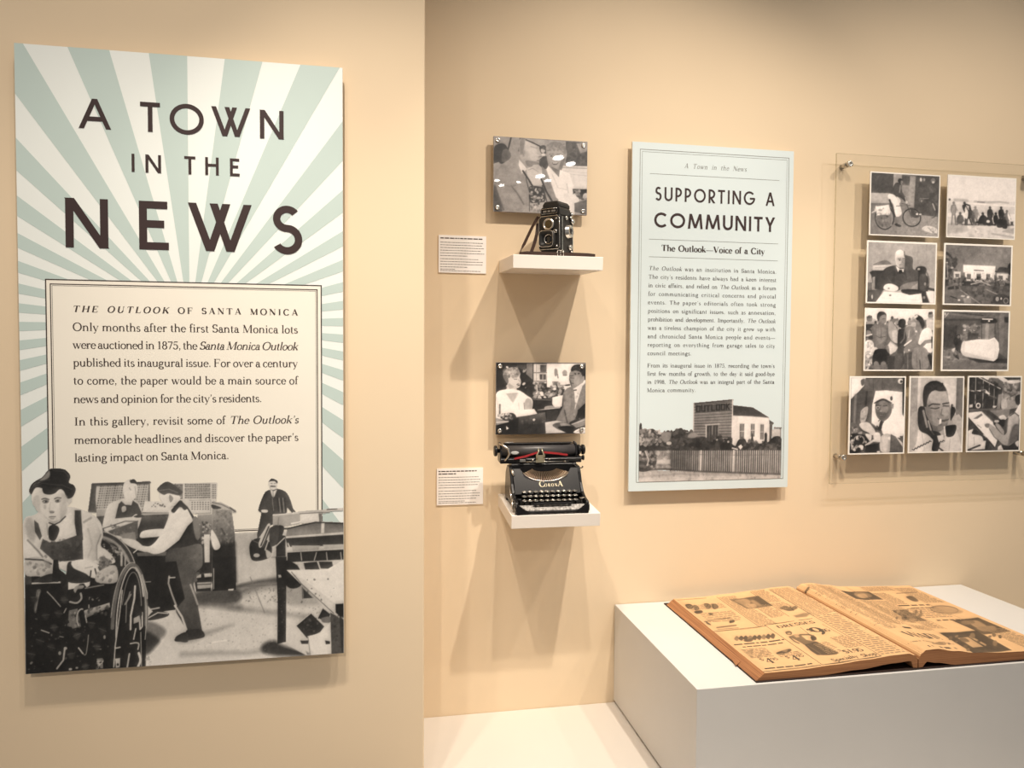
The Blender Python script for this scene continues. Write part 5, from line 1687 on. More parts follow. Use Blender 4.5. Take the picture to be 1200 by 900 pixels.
c.c("345,380 350,335 400,335 440,370 470,430 500,540 480,580 430,590 400,450", .92); c.c("440,360 490,400 470,440", .85); c.l("360,400 410,560 440,680", 22, .15); c.c("415,600 470,600 460,660 420,660", .45); c.c("420,670 490,690 470,710 420,690", .12)
c.ring(297, 605, 108, 132, 15, .12); c.ring(297, 605, 92, 116, 6, .62); c.ring(615, 600, 103, 100, 14, .12); c.ring(615, 600, 90, 88, 5, .6); c.p("190,480 260,470 350,455 370,540 340,580 210,580", .90); c.dots("200,470 360,570", 24, 11, [.45, 1], 5, .7); c.c("200,590 350,580 370,690 300,720 220,680", .42, soft=10); c.dots("210,590 380,700", 26, 11, [.2, .65], 6, .7); c.l("150,550 200,520", 14, .75, soft=8)
c.l("500,440 560,450 615,600", 8, .2); c.l("440,470 600,460", 8, .3); c.c("610,500 700,560 690,600 620,590", .22, soft=6); c.e(678, 560, 14, 10, .95); c.e(715, 562, 14, 9, .9)
c.grain(.05, 2, 7)
c.develop(5)
print_on_acrylic(1.6555, .6390, .2710, .2150, 'square print of a man riding a bicycle past a garage', c, BM)

# beach group
c = Pic(NX, NY, [(108, 118), (897, 150), (850, 845), (92, 820)], .90)
c.p("100,400 890,420 885,560 95,560", (.86, .80, 0, 400, 0, 560)); c.l("180,405 320,412", 34, .68, soft=20); c.l("410,420 520,428 700,420 800,432", 20, .66, soft=14); c.l("440,426 520,428", 12, .4); c.l("300,440 880,470", 14, .93, soft=8)
c.p("95,600 880,640 855,850 90,830", .80, soft=10); c.dots("100,700 850,830", 40, 16, [.62, .9], 2, .6); c.p("720,760 860,720 850,790 720,770", .62, soft=10); c.l("600,790 850,830", 18, .64, soft=14); c.l("110,690 450,690 850,690", 16, .32, soft=10); c.c("100,680 260,690 330,760 100,790", .66, soft=30)
R_ = random.Random(4)
for x, y, g_, lean in ((165, 440, .45, 0), (290, 440, .12, -30), (350, 500, .2, 20), (415, 490, .5, 0), (500, 560, .15, 30), (585, 490, .15, 0), (650, 560, .1, -10), (715, 490, .1, 0), (780, 530, .35, 10), (390, 560, .3, -20), (240, 560, .3, 10), (570, 580, .14, 0), (700, 600, .1, 10), (750, 610, .12, 0)):
    c.e(x, y, 15, 17, g_ * .8 + .08)
    c.c([(x - 28, y + 30), (x + 20, y + 18), (x + 32 + lean, y + 80), (x + 20 - lean, y + 120), (x - 30 - lean, y + 110)], g_)
    c.l([(x - 10 - lean, y + 100), (x - 24 - lean, 690)], 17, g_ + .04); c.l([(x + 10 - lean, y + 100), (x + 24, 690)], 17, g_)
    c.l([(x + 18, y + 36), (x + 44, y + 90)], 10, g_ + .05)
c.l("300,450 350,470 360,520", 18, .14); c.c("300,520 330,540 320,620 290,600", .92); c.c("790,540 820,600 810,640 790,600", .9); c.c("150,480 180,480 175,580 145,560", .55); c.e(560, 650, 20, 16, .9); c.l("430,660 640,690", 18, .1); c.e(118, 400, 12, 14, .25); c.p("820,650 850,650 848,690 820,690", .15)
c.grain(.04, 2, 8)
c.develop(6)
print_on_acrylic(1.9562, .6440, .2775, .2165, 'square print of a group bending together on a bright beach', c, (.003, .005, .004, .004))

# elderly man at a desk
c = Pic(NX, NY, [(125, 85), (910, 118), (888, 805), (102, 785)], .66)
c.p("120,85 910,118 890,500 110,460", (.60, .72, 130, 300, 880, 300)); c.p("640,110 910,120 890,560 640,560", .62, soft=30); c.l("700,120 700,380", 8, .56, soft=10); c.l("800,120 800,420", 8, .56, soft=10)
c.c("545,270 590,250 640,280 640,400 700,430 700,560 560,560", .28, soft=6); c.c("190,340 320,300 380,350 200,360", .40, soft=6); c.p("170,360 400,350 380,420 170,410", .78); c.l("200,385 380,380", 6, .6)
c.p("130,440 170,420 320,420 300,640 180,640 150,470", .16); c.p("165,500 195,490 195,640 170,650", .6); c.p("105,560 160,560 160,650 105,650", .4); c.p("100,650 300,640 210,790 100,790", .28); c.e(160, 730, 9, 26, .8)
c.c("200,600 240,520 310,400 440,360 540,400 570,560 520,620 450,660 330,650 200,640", .20); c.l("340,500 400,580", 10, .3, soft=8); c.l("440,380 450,560", 10, .28); c.c("440,470 540,470 560,580 440,580", .25)
c.c("440,210 480,180 530,200 545,290 530,360 490,390 450,360 435,290", .88); c.c("440,210 490,175 540,210 530,240 470,230", .93); c.l("540,200 545,260", 12, .3); c.c("445,270 530,265 540,330 520,385 480,388 450,350", .74, soft=14); c.l("466,284 500,282", 10, .30); c.l("518,282 542,280", 10, .30); c.e(486, 300, 12, 7, .22); c.e(530, 298, 10, 7, .22); c.l("510,296 518,330 502,336", 9, .50); c.l("484,356 530,353", 10, .34); c.c("480,372 530,370 515,390 490,390", .60, soft=5); c.c("524,300 545,300 538,370 515,388", .56, soft=10)
c.p("440,365 490,405 535,400 530,440 480,420 465,440", .95); c.p("475,415 510,410 520,450 480,460", .08)
c.c("300,640 310,590 380,575 460,610 460,650 400,665", .90); c.e(355, 630, 12, 8, .4); c.c("490,610 560,570 700,545 700,560 640,610 600,640 500,650", .48); c.c("620,620 680,590 700,630 660,660", .62); c.c("500,650 640,640 740,660 700,700 560,710", .14)
c.c("670,410 700,375 770,375 800,410 790,470 830,520 820,640 780,700 700,680 700,520 700,430", .14); c.e(708, 405, 16, 13, .7); c.c("720,480 790,480 790,650 720,640", .26, soft=6); c.e(780, 580, 12, 18, .6); c.l("800,440 830,520 815,600", 16, .35)
c.p("200,790 300,665 500,680 600,710 740,690 750,805 400,800", .92); c.e(372, 712, 14, 9, .35); c.l("250,740 700,770", 5, .82); c.p("790,670 885,660 885,805 840,800", .90); c.p("735,690 790,690 830,800 750,800", .13); c.e(768, 740, 14, 18, .5); c.l("800,630 885,650", 30, .18)
c.grain(.035, 2, 9)
c.develop(7)
print_on_acrylic(1.6490, .4065, .2715, .2137, 'square print of an elderly man in a suit reading at a paper covered desk', c, (.005, .006, .005, .005))

# white public building
c = Pic(NX, NY, [(130, 122), (890, 150), (868, 815), (108, 802)], .36)
c.p("125,120 890,150 880,480 115,480", (.40, .48, 200, 150, 600, 400)); c.c("560,130 660,160 620,330 560,330", .52, soft=40, op=.6); c.c("125,220 180,240 240,330 250,360 215,430 125,500", .16); c.dots("130,240 250,480", 50, 14, [.12, .5], 2, .7); c.e(140, 330, 14, 10, .75); c.e(200, 390, 18, 12, .7); c.l("140,340 150,500", 12, .55); c.e(240, 340, 22, 26, .2)
c.p("330,352 705,368 700,470 330,440", .95); c.l("330,352 705,368", 7, .6); c.p("455,410 570,418 570,430 455,424", .35); c.p("350,440 690,450 690,545 350,540", .90); c.p("450,440 565,445 560,470 455,465", .78)
for x in (395, 510, 620): c.p([(x - 26, 460), (x + 26, 462), (x + 24, 525), (x - 26, 522)], .35)
for x in (365, 430, 475, 545, 590, 650): c.l([(x, 450), (x, 545)], 13, .97)
c.p("485,490 540,490 535,530 490,530", .12); c.p("220,430 300,435 300,510 220,510", .82); c.p("235,460 285,460 280,500 240,500", .35); c.p("720,455 850,460 845,540 720,535", .84); c.p("740,480 790,480 790,520 740,520", .35); c.l("705,430 860,440", 14, .2)
c.c("720,430 760,380 880,400 880,440 720,440", .2); c.c("850,360 890,340 880,460 850,450", .14)
c.p("115,520 340,540 540,560 870,540 868,620 112,640", .18); c.dots("120,510 870,600", 120, 13, [.08, .6], 3, .75); c.l("420,580 540,550 640,590", 12, .72, soft=8)
c.p("112,600 870,600 865,815 108,805", .30); c.p("500,600 620,600 700,800 480,800", .36, soft=20); c.dots("120,620 860,800", 110, 16, [.12, .5], 4, .6)
c.c("112,640 180,590 280,600 330,680 440,740 440,800 112,800", .38); c.p("150,620 220,600 220,640 150,645", .14); c.p("235,600 275,605 280,635 240,640", .16); c.l("300,650 460,760 520,800", 12, .55); c.e(325, 718, 24, 10, .75); c.e(280, 765, 14, 10, .92); c.e(385, 730, 16, 14, .92); c.p("330,740 420,740 420,800 340,800", .55); c.l("180,720 250,745", 12, .1)
c.l("600,640 760,710", 10, .6); c.c("690,720 760,690 860,720 865,800 690,800", .2); c.e(725, 750, 20, 26, .65); c.e(770, 745, 9, 14, .95); c.ring(825, 770, 26, 30, 9, .6)
c.grain(.05, 2, 10)
c.develop(8)
print_on_acrylic(1.9492, .4075, .2775, .2145, 'square print of a low white public building behind dark trees and cars', c, (.006, .006, .006, .005))

# crowd with two figures in front
c = Pic(NX, NY, [(95, 108), (885, 125), (860, 805), (85, 803)], .88)
c.p("90,105 890,120 885,330 90,300", .91); c.p("90,290 885,300 865,810 85,810", .36)
c.dots("130,240 880,420", 60, 24, [.15, .7], 2, .8)
for x, y, r_, g_ in ((135, 225, 34, .38), (400, 260, 26, .2), (605, 275, 26, .42), (400, 215, 16, .2), (205, 265, 14, .2), (460, 235, 14, .4), (605, 230, 14, .35), (850, 190, 30, .45), (390, 280, 22, .6), (650, 250, 18, .5), (345, 265, 12, .3)):
    c.e(x, y, r_, r_ * 1.25, g_); c.c([(x - r_ * 1.3, y + r_ * 1.1), (x + r_ * 1.3, y + r_ * 1.1), (x + r_ * 1.6, y + r_ * 3.4), (x - r_ * 1.6, y + r_ * 3.4)], min(.85, g_ + .2))
c.p("100,200 165,190 165,215 105,225", .25); c.c("95,290 180,290 190,330 95,330", .15); c.p("800,220 880,240 875,360 800,330", .80); c.c("830,150 870,145 870,170 830,175", .16)
c.c("90,350 130,330 180,380 190,440 150,470 95,490", .16); c.c("100,360 150,370 150,410 110,430", .5); c.l("100,420 160,405", 16, .9); c.e(110, 450, 14, 12, .4)
c.c("90,490 150,470 190,520 180,600 140,640 90,640", .88); c.dots("95,490 180,640", 26, 9, [.6, 1], 3); c.c("170,550 230,560 210,620 160,640", .85); c.c("90,640 150,640 160,800 88,800", .6); c.dots("90,640 160,800", 34, 12, [.2, .95], 4)
c.c("220,200 240,150 290,140 330,170 330,230 320,260 240,250", .14); c.c("260,200 320,180 330,250 300,290 250,280", .48); c.l("285,225 320,222", 6, .2); c.p("240,260 300,280 310,320 230,310", .42)
c.c("160,320 230,290 320,290 360,340 360,420 310,560 250,580 200,520 190,430", .42); c.c("220,340 320,340 310,480 240,500", .52, soft=20); c.l("270,320 275,460", 8, .32, soft=8); c.l("165,330 190,440 200,540", 26, .36); c.l("345,340 350,450 320,530", 26, .32); c.l("210,420 250,440 320,430", 9, .28, soft=6)
c.c("190,600 250,570 340,580 370,640 350,740 230,750 170,740", .10); c.l("215,740 230,800", 60, .45); c.l("300,740 310,800", 60, .42); c.p("340,650 440,650 430,800 350,800", .18)
c.c("360,290 420,290 470,380 470,500 400,480 360,400", .62); c.c("400,370 460,370 460,500 410,470", .78, soft=6); c.p("330,560 380,480 470,550 440,600 380,635", .84); c.l("380,490 460,550", 5, .5); c.c("330,540 360,540 370,620 340,590", .42)
c.c("470,290 480,240 530,225 560,260 540,330 490,330", .13); c.l("490,330 510,350 540,360", 10, .92); c.c("470,370 500,340 560,350 570,450 530,560 480,600 460,500", .15); c.l("550,350 540,450 500,500", 16, .4); c.c("470,560 560,540 560,680 500,790 440,790", .22); c.c("440,640 520,640 500,790 430,790", .30, soft=14)
c.c("560,330 640,320 660,420 600,500 570,440", .48); c.l("600,360 590,440", 12, .7); c.l("545,530 620,475", 18, .92); c.c("540,560 640,490 660,560 600,620 560,620", .48); c.e(595, 585, 12, 10, .9); c.l("540,600 545,650", 12, .8)
c.p("540,620 640,600 640,800 540,800", .26); c.l("580,640 580,790", 14, .42)
c.c("665,190 700,180 760,220 780,300 750,340 690,250", .13); c.c("655,200 690,180 700,200 665,222", .9); c.c("690,240 720,270 740,330 700,370 670,340 680,290", .46); c.e(680, 370, 14, 10, .9); c.l("700,350 720,400", 30, .46)
c.c("700,500 720,420 760,350 830,330 870,400 865,600 800,600 740,540", .93); c.l("740,540 790,490 860,480", 40, .48); c.c("640,430 720,420 700,520 740,560 650,570", .45); c.c("650,570 760,550 820,620 810,790 650,795 630,680", .52); c.l("680,600 690,780", 10, .42, soft=6); c.l("740,600 750,780", 10, .44, soft=6); c.l("720,700 725,795", 12, .2, soft=5)
c.c("810,640 860,650 860,790 830,720", .12); c.p("855,430 870,430 868,570 855,560", .15)
c.grain(.05, 2, 11)
c.develop(9)
print_on_acrylic(1.6470, .1765, .2712, .2155, 'square print of a crowd around a bare chested man', c, (.004, .003, .005, .005))

# large white cone in a workshop
c = Pic(NX, NY, [(100, 130), (862, 150), (840, 812), (85, 808)], .28)
c.p("95,130 862,150 860,300 95,300", (.36, .26, 0, 140, 0, 300)); c.l("110,150 480,200 700,215", 22, .42, soft=14); c.l("200,140 560,180", 10, .18); c.l("100,230 560,230", 20, .2, soft=14); c.l("110,200 150,150", 12, .7); c.e(112, 160, 8, 18, .85)
c.p("700,190 862,160 850,700 730,600", .38); c.l("780,180 770,600", 50, .45, soft=20); c.p("810,200 862,200 860,270 810,260", .14); c.l("730,220 740,500", 12, .3)
c.c("550,215 620,205 710,220 710,270 540,270", .12); c.l("555,222 670,226", 14, .92); c.e(630, 245, 11, 11, .97); c.p("545,275 700,275 690,470 545,470", .44); c.l("610,290 600,450", 40, .6, soft=16); c.l("700,270 690,460", 10, .3); c.l("545,280 545,460", 8, .2)
c.p("320,290 540,290 535,470 320,480", .42); c.e(342, 348, 15, 13, .98); c.e(458, 348, 15, 13, .98); c.dots("330,290 520,460", 50, 13, [.12, .7], 2, .75); c.p("380,380 510,390 500,460 380,470", .24, soft=6)
c.c("200,480 230,420 290,400 310,460 300,560 280,690 220,660 240,560", .14); c.l("240,310 230,420", 30, .18); c.e(270, 430, 16, 18, .45); c.c("290,400 320,420 300,470", .5); c.p("105,300 240,320 200,560 95,540", .22, soft=14)
c.p("90,600 200,560 260,600 400,690 380,720 90,770", .44); c.c("190,580 230,560 215,610", .85); c.l("100,660 200,690 360,690", 12, .55); c.l("90,765 340,720", 10, .62); c.c("130,655 180,660 150,680", .7); c.c("210,640 250,600 280,690 250,680", .12); c.dots("100,580 300,730", 26, 10, [.25, .65], 3, .6)
c.p("90,770 400,700 850,720 840,815 85,810", .40); c.dots("100,720 840,800", 40, 18, [.32, .5], 4, .5); c.p("380,680 640,690 860,690 850,740 500,730", .16, soft=10)
c.c("300,570 320,490 360,480 500,460 620,462 690,445 730,490 742,580 720,680 680,712 600,700 420,670 340,650 305,610", .93); c.c("300,570 318,500 350,485 330,640 306,610", .84, soft=8); c.l("660,460 690,445 735,500 742,580 722,680 680,710", 12, .99); c.l("650,480 690,470 705,580 690,680 650,690", 8, .86, soft=6); c.c("320,600 500,650 640,685 600,700 420,672 340,650", .84, soft=14)
c.grain(.045, 2, 12)
c.develop(10)
print_on_acrylic(1.9492, .1755, .2752, .2142, 'square print of a huge white cone lying in a dark workshop', c, (.006, .006, .006, .006))

# man in a cap
c = Pic(110, 140, [(105, 68), (632, 70), (625, 812), (97, 820)], .3)
c.p("105,68 250,70 230,150 160,230 105,290", .93); c.c("200,95 240,80 235,130 210,150", .35); c.p("245,75 620,72 615,210 240,200", .34); c.l("320,75 325,200", 5, .22); c.l("410,75 412,200", 5, .24); c.e(590, 105, 26, 26, .9); c.e(598, 108, 12, 13, .2)
c.p("105,280 170,215 300,200 340,220 330,330 300,520 105,560", .26); c.l("150,240 140,540", 22, .44, soft=14); c.l("260,210 250,360", 20, .16, soft=8); c.c("100,520 180,540 230,620 100,640", .36); c.dots("105,560 210,640", 20, 13, [.2, .7], 2)
c.p("315,340 345,200 450,195 612,212 612,420 625,640 480,640 310,520", .92); c.p("612,72 632,72 628,420 612,420", .1)
c.c("205,400 270,355 265,450 240,510 205,520", .68); c.c("190,530 270,510 330,570 350,620 310,640 230,590", .80); c.dots("200,400 260,500", 16, 8, [.5, .8], 3, .6); c.l("210,590 280,620 320,680", 12, .15)
c.c("345,330 360,290 440,285 500,320 510,380 490,450 430,505 380,480 350,420", .36); c.c("380,310 460,310 470,400 420,420", .48, soft=12); c.c("375,415 450,420 458,468 420,498 385,470", .32, soft=12); c.e(370, 365, 20, 18, .65); c.e(372, 368, 8, 8, .15); c.l("350,345 400,345", 8, .15); c.l("425,350 460,345", 10, .2); c.e(400, 400, 12, 10, .6); c.l("388,436 428,432", 6, .16, soft=3); c.l("392,440 424,437", 3, .6); c.c("500,340 525,330 520,380", .5)
c.c("330,315 345,255 420,205 500,240 515,320 430,275", .93); c.c("330,320 420,275 510,320 480,318 420,295 360,320", .18); c.e(503, 275, 12, 22, .2)
c.p("380,490 440,510 400,600 350,580", .12); c.p("350,520 400,490 380,560", .9); c.l("310,520 370,570", 6, .5); c.l("480,560 500,490 530,460", 8, .4, soft=4); c.c("440,500 620,440 620,650 500,650 420,620", .93)
c.c("335,620 390,620 400,690 340,690", .85); c.c("395,700 420,640 500,640 500,800 410,805", .72); c.c("420,660 470,660 470,780 430,780", .8, soft=14); c.e(488, 672, 16, 16, .92); c.p("500,630 560,660 625,750 622,810 495,805", .32); c.p("540,640 620,720 622,760", .85); c.p("590,650 625,650 622,720", .3)
c.c("100,640 200,630 280,660 270,760 200,810 100,812", .08); c.ring(190, 690, 50, 44, 10, .6, 0, 150, 400); c.dots("110,640 260,790", 26, 11, [.1, .85], 5); c.e(218, 762, 16, 22, .92); c.l("115,720 120,770", 10, .7); c.l("260,740 330,695 390,700", 22, .82); c.c("250,630 310,640 300,700", .85); c.p("260,740 390,720 390,810 240,810", .10); c.e(382, 808, 16, 8, .9)
c.grain(.04, 2, 13)
c.develop(11)
print_on_acrylic(1.5947, -.0572, .2170, .2692, 'upright print of a man wearing a white cap', c, (.005, .005, .005, .005))

# man on the telephone
c = Pic(110, 140, [(24, 68), (541, 66), (532, 800), (18, 808)], .62)
c.at(0, 0, 1)

c.p("20,66 330,66 320,500 20,500", .72); c.p("20,66 95,66 90,440 20,460", .56); c.p("95,66 120,66 115,400 90,420", .80); c.p("230,66 480,66 470,440 330,300", .82); c.p("475,66 541,66 535,500 470,430", .40); c.p("220,80 470,70 470,160 330,110", .76)
c.c("40,560 60,470 120,430 180,600 360,720 440,560 480,500 530,560 535,805 20,808", .78); c.c("60,640 120,590 160,640 150,800 50,800", .88); c.c("22,480 100,420 90,700 40,790 20,800", .66, soft=12); c.p("430,480 500,430 536,480 536,760 500,640", .68); c.c("370,650 480,640 520,790 380,800", .80); c.l("420,680 410,800", 8, .66, soft=6); c.l("140,620 170,790", 8, .7, soft=8)
c.c("165,200 180,140 260,100 330,130 380,190 400,300 425,400 410,470 390,540 330,590 260,610 200,540 165,400", .54); c.c("200,210 330,190 380,240 380,330 240,330", .66, soft=14); c.c("300,340 400,340 410,440 340,430", .62, soft=14); c.c("180,330 230,400 240,560 180,440", .42, soft=14)
c.p("142,250 146,200 155,155 180,128 210,108 245,97 275,96 310,108 342,132 364,165 376,198 340,204 300,204 262,192 232,204 208,232 192,270 184,320 178,362 152,360 144,300", .13, soft=6); c.dots("200,125 335,180", 24, 11, [.08, .22], 2)
c.l("205,350 240,330 310,335", 14, .16); c.l("225,372 270,378 305,368", 12, .18); c.l("340,330 400,318", 12, .16); c.l("345,350 400,352", 12, .18); c.l("335,380 325,440 345,445", 8, .36, soft=5); c.c("290,470 340,490 400,480 390,500 330,510", .26); c.l("320,490 318,540", 22, .96); c.c("220,540 330,560 390,510 330,600 250,610", .34, soft=12); c.c("300,540 390,520 360,580 300,590", .42, soft=8)
c.c("100,380 160,360 180,440 240,560 270,700 200,640 110,580", .13); c.l("150,400 190,560", 20, .55); c.l("200,500 230,600", 14, .6); c.c("425,340 450,350 470,400 440,470 420,490", .10); c.l("440,350 460,360", 8, .8)
c.c("370,560 400,545 470,540 480,580 450,650 390,660 370,620", .08); c.l("360,560 370,640", 14, .9); c.c("200,600 300,610 330,660 300,800 240,790 250,680", .10); c.p("290,650 350,640 360,700 310,720", .8); c.l("230,600 260,640", 8, .3)
zz = [(50 + 14 * k_, 790 - 7 * k_ + (8 if k_ % 2 else -6)) for k_ in range(14)]
c.l(zz, 9, .06); zz = [(300 + 13 * k_, 720 - 5 * k_ + (7 if k_ % 2 else -6)) for k_ in range(6)]; c.l(zz, 8, .08); c.l("270,740 350,800", 16, .1)
c.grain(.035, 2, 14)
c.develop(12)
print_on_acrylic(1.8262, -.0570, .2185, .2686, 'upright print of a man with a cigarette talking on the telephone', c, (.005, .005, .005, .005))

# woman drawing at a board
c = Pic(110, 140, [(392, 68), (900, 66), (897, 790), (388, 800)], .25)
c.p("390,66 900,66 780,380 390,400", .14); c.p("520,66 690,66 600,110", .92); c.p("600,70 720,80 740,180 620,120", .36); c.l("490,70 700,180", 10, .82); c.l("695,66 800,140", 40, .90)
for x, y0, y1 in ((455, 70, 330), (530, 90, 370), (590, 110, 250), (640, 160, 380)): c.l([(x, y0), (x, y1)], 8, .62)
c.l("392,195 440,205", 12, .75); c.p("460,200 550,185 600,230 590,240 540,215", .95); c.l("600,250 660,270", 9, .8); c.dots("400,90 680,320", 40, 13, [.06, .3], 2, .7); c.p("400,340 430,335 430,365 395,370", .85); c.ring(485, 348, 19, 22, 12, .92); c.p("630,350 670,350 655,368 630,366", .92); c.l("540,370 560,290", 20, .2); c.l("390,390 720,380", 12, .35); c.p("680,240 720,230 700,380 670,380", .5)
c.p("570,400 800,380 790,470 700,500", .48); c.p("540,400 600,400 740,500 720,520", .2); c.c("690,460 740,440 770,480 720,490", .88)
c.c("720,200 760,120 850,95 900,110 900,330 860,370 760,385 715,370", .62); c.c("720,210 740,150 800,110 900,110 900,260 850,300 800,250 770,290 750,250", .34); c.dots("740,110 890,290", 60, 14, [.12, .85], 3, .7); c.c("760,100 850,92 900,110 800,130", .85, soft=6); c.c("850,260 900,240 900,340 860,330", .16, soft=8); c.l("730,330 760,345", 8, .4); c.c("715,300 760,290 770,360 720,375", .74, soft=6)
c.p("390,420 520,405 640,520 700,640 660,765 590,690 390,470", .93); c.l("520,405 650,520", 7, .5); c.p("440,480 520,425 530,445 480,480", .4, soft=6); c.l("480,540 520,570", 7, .55); c.l("390,470 600,700 655,765", 12, .1)
c.p("390,490 470,570 400,600 390,600", .2); c.p("390,600 440,580 430,620 560,640 590,700 570,780 390,795", .86); c.c("430,630 470,590 600,700 590,780 560,780 530,660", .12); c.p("540,700 570,700 560,780 520,780", .9); c.l("400,790 510,745", 18, .15); c.l("450,660 455,740", 5, .6)
c.c("640,510 700,490 750,490 745,560 690,530 650,545", .10); c.e(672, 505, 24, 14, .8); c.c("660,540 690,530 745,600 740,640", .62)
c.c("550,540 590,525 660,570 740,640 780,600 790,470 830,430 885,450 890,560 870,680 800,750 750,740 640,650 600,580", .64); c.c("560,535 600,530 590,570 560,560", .42, soft=5); c.c("790,470 850,430 885,480 870,640 800,690 780,640", .72, soft=18); c.l("750,640 770,480", 8, .22); c.c("830,560 890,540 880,680 810,740 790,740", .36, soft=18); c.l("600,580 650,660 740,740", 7, .3, soft=4)
c.c("780,470 800,440 850,410 900,330 900,480 885,450 840,425 800,450", .90); c.l("800,450 850,418 890,450", 10, .2); c.p("720,740 800,750 890,700 895,795 740,790", .14); c.p("690,760 720,740 745,790 690,790", .9); c.c("860,720 895,700 890,760", .85)
c.grain(.04, 2, 15)
c.develop(13)
print_on_acrylic(2.0595, -.0557, .2220, .2705, 'upright print of a woman seen from behind sketching at a drawing board', c, (.005, .005, .005, .005))
# ---------------------------------------------------------------- bound newspaper volume lying open on the plinth
COVER = mat('dark_cloth_cover', (0.022, 0.011, 0.008), 0.6, var=0.2, scale=80)
EDGE = bpy.data.materials.new('aged_page_edges')
EDGE.use_nodes = True
_nt = EDGE.node_tree
_b = _nt.nodes['Principled BSDF']
_b.inputs['Roughness'].default_value = 0.75
_tc = _nt.nodes.new('ShaderNodeTexCoord'); _mp = _nt.nodes.new('ShaderNodeMapping'); _n = _nt.nodes.new('ShaderNodeTexNoise'); _r = _nt.nodes.new('ShaderNodeValToRGB')
_mp.inputs['Scale'].default_value = (5, 5, 1100)
_n.inputs['Scale'].default_value = 1.0; _n.inputs['Detail'].default_value = 5
_r.color_ramp.elements[0].position = .3; _r.color_ramp.elements[0].color = (0.20, 0.075, 0.030, 1)
_r.color_ramp.elements[1].position = .72; _r.color_ramp.elements[1].color = (0.50, 0.235, 0.095, 1)
_nt.links.new(_tc.outputs['Object'], _mp.inputs['Vector']); _nt.links.new(_mp.outputs['Vector'], _n.inputs['Vector'])
_nt.links.new(_n.outputs['Fac'], _r.inputs['Fac']); _nt.links.new(_r.outputs['Color'], _b.inputs['Base Color'])
PHP = photo_mat('newsprint_page', 0.7)
NEWSINK = mat('newsprint_ink', (0.085, 0.060, 0.038), 0.7, var=0.15, scale=200)
NEWSGREY = mat('newsprint_small_type', (0.30, 0.195, 0.105), 0.7, var=0.15, scale=200)

bk = thing('newspaper_volume', 'large bound volume of yellowed newspapers lying open on the white plinth', 'book', (1.405, -0.335, PT))
BX, BY = 1.405, -0.335
PW, PH_ = .437, .5776


def prof(pts, u):
    for (a, za), (b_, zb) in zip(pts, pts[1:]):
        if u <= b_:
            t = (u - a) / (b_ - a)
            t = t * t * (3 - 2 * t)
            return za + (zb - za) * t
    return pts[-1][1]


LT = [(0, .0215), (.2, .0225), (.45, .0285), (.65, .035), (.85, .0415), (.94, .0425), (.985, .037), (1.0, .026)]
LB = [(0, .0036), (.35, .0036), (.6, .011), (.85, .021), (.955, .0235), (.972, .0045), (1, .0036)]
RT = [(0, .026), (.015, .040), (.05, .0485), (.12, .0495), (.25, .040), (.4, .031), (.6, .026), (1.0, .021)]
RB = [(0, .0036), (.03, .0045), (.05, .018), (.12, .013), (.26, .0036), (1.0, .0036)]


def LX(u): return .966 + PW * u - BX
def RX(u): return 1.407 + PW * u - BX


YB, YF = -.045 - BY, -.6226 - BY
MB().box(.9405 - BX, 1.392 - BX, YF - .0045, YB + .020, 0, .0033).build('cover', COVER, bk, bevel=0.001)
MB().box(1.420 - BX, 1.866 - BX, YF - .0045, YB + .020, 0, .0033).build('cover', COVER, bk, bevel=0.001)
MB().box(1.3915 - BX, 1.4205 - BX, YF - .0040, YB + .0195, 0, .0026).build('spine', COVER, bk)


def block(top, bot, X, lead):
    N = 72
    us = [1 - (1 - i / N) ** 1.0 for i in range(N + 1)]
    poly = [(X(u), prof(top, u)) for u in us]
    low = [(X(u), prof(bot, u)) for u in us]
    if lead < 0:
        low[0] = (X(0) - .0235, .0036)
    else:
        low[-1] = (X(1) + .012, .0036)
    b = MB()
    NY = 8
    n = 2 * (N + 1)
    loop = poly + low[::-1]
    for j in range(NY + 1):
        y = YF + (YB - YF) * j / NY
        for (x, z) in loop:
            b.v.append((x, y, z))
    for j in range(NY):
        for i in range(n):
            i2 = (i + 1) % n
            b.face((j * n + i, j * n + i2, (j + 1) * n + i2, (j + 1) * n + i), 0, i < N)
    for i in range(N):
        b.face((i, i + 1, n - 2 - i, n - 1 - i))
        o_ = NY * n
        b.face((o_ + i, o_ + n - 1 - i, o_ + n - 2 - i, o_ + i + 1))
    return b.build('page_block', EDGE, bk, fix=True)


pbL = block(LT, LB, LX, -1)
pbR = block(RT, RB, RX, 1)
MB().add([(LX(0) - .022, YF + .135, .0050), (LX(0) - .010, YF + .100, .0125), (LX(0) - .030, YF + .092, .0045), (LX(0) - .022, YF + .135, .0056), (LX(0) - .010, YF + .100, .0131), (LX(0) - .030, YF + .092, .0051)],
         [(0, 2, 1), (3, 4, 5), (0, 1, 4, 3), (1, 2, 5, 4), (2, 0, 3, 5)]).build('torn_corner', EDGE, pbL)


def on_page(top, X, lift):
    tab = np.array([prof(top, i / 600) for i in range(601)])

    def fn(u, v):
        uu = np.clip(np.asarray(u) / PW, 0, 1)
        x = X(uu)
        y = YB + (YF - YB) * np.asarray(v) / PH_
        z = np.interp(uu, np.arange(601) / 600, tab) + lift
        return x, y, z
    return fn


def lay(ink, top, X, name, mats, parent, lift=.0008):
    fn = on_page(top, X, lift)
    o = MB()
    V = np.array(ink.v)
    x, y, z = fn(V[:, 0], -V[:, 2])
    z = z - V[:, 1]          # keep later strokes a hair above earlier ones
    o.v = list(zip(x.tolist(), y.tolist(), z.tolist()))
    o.f, o.m, o.s = [f[::-1] for f in ink.f], ink.m, ink.s
    return o.build(name, mats, parent)


PAGE = .86
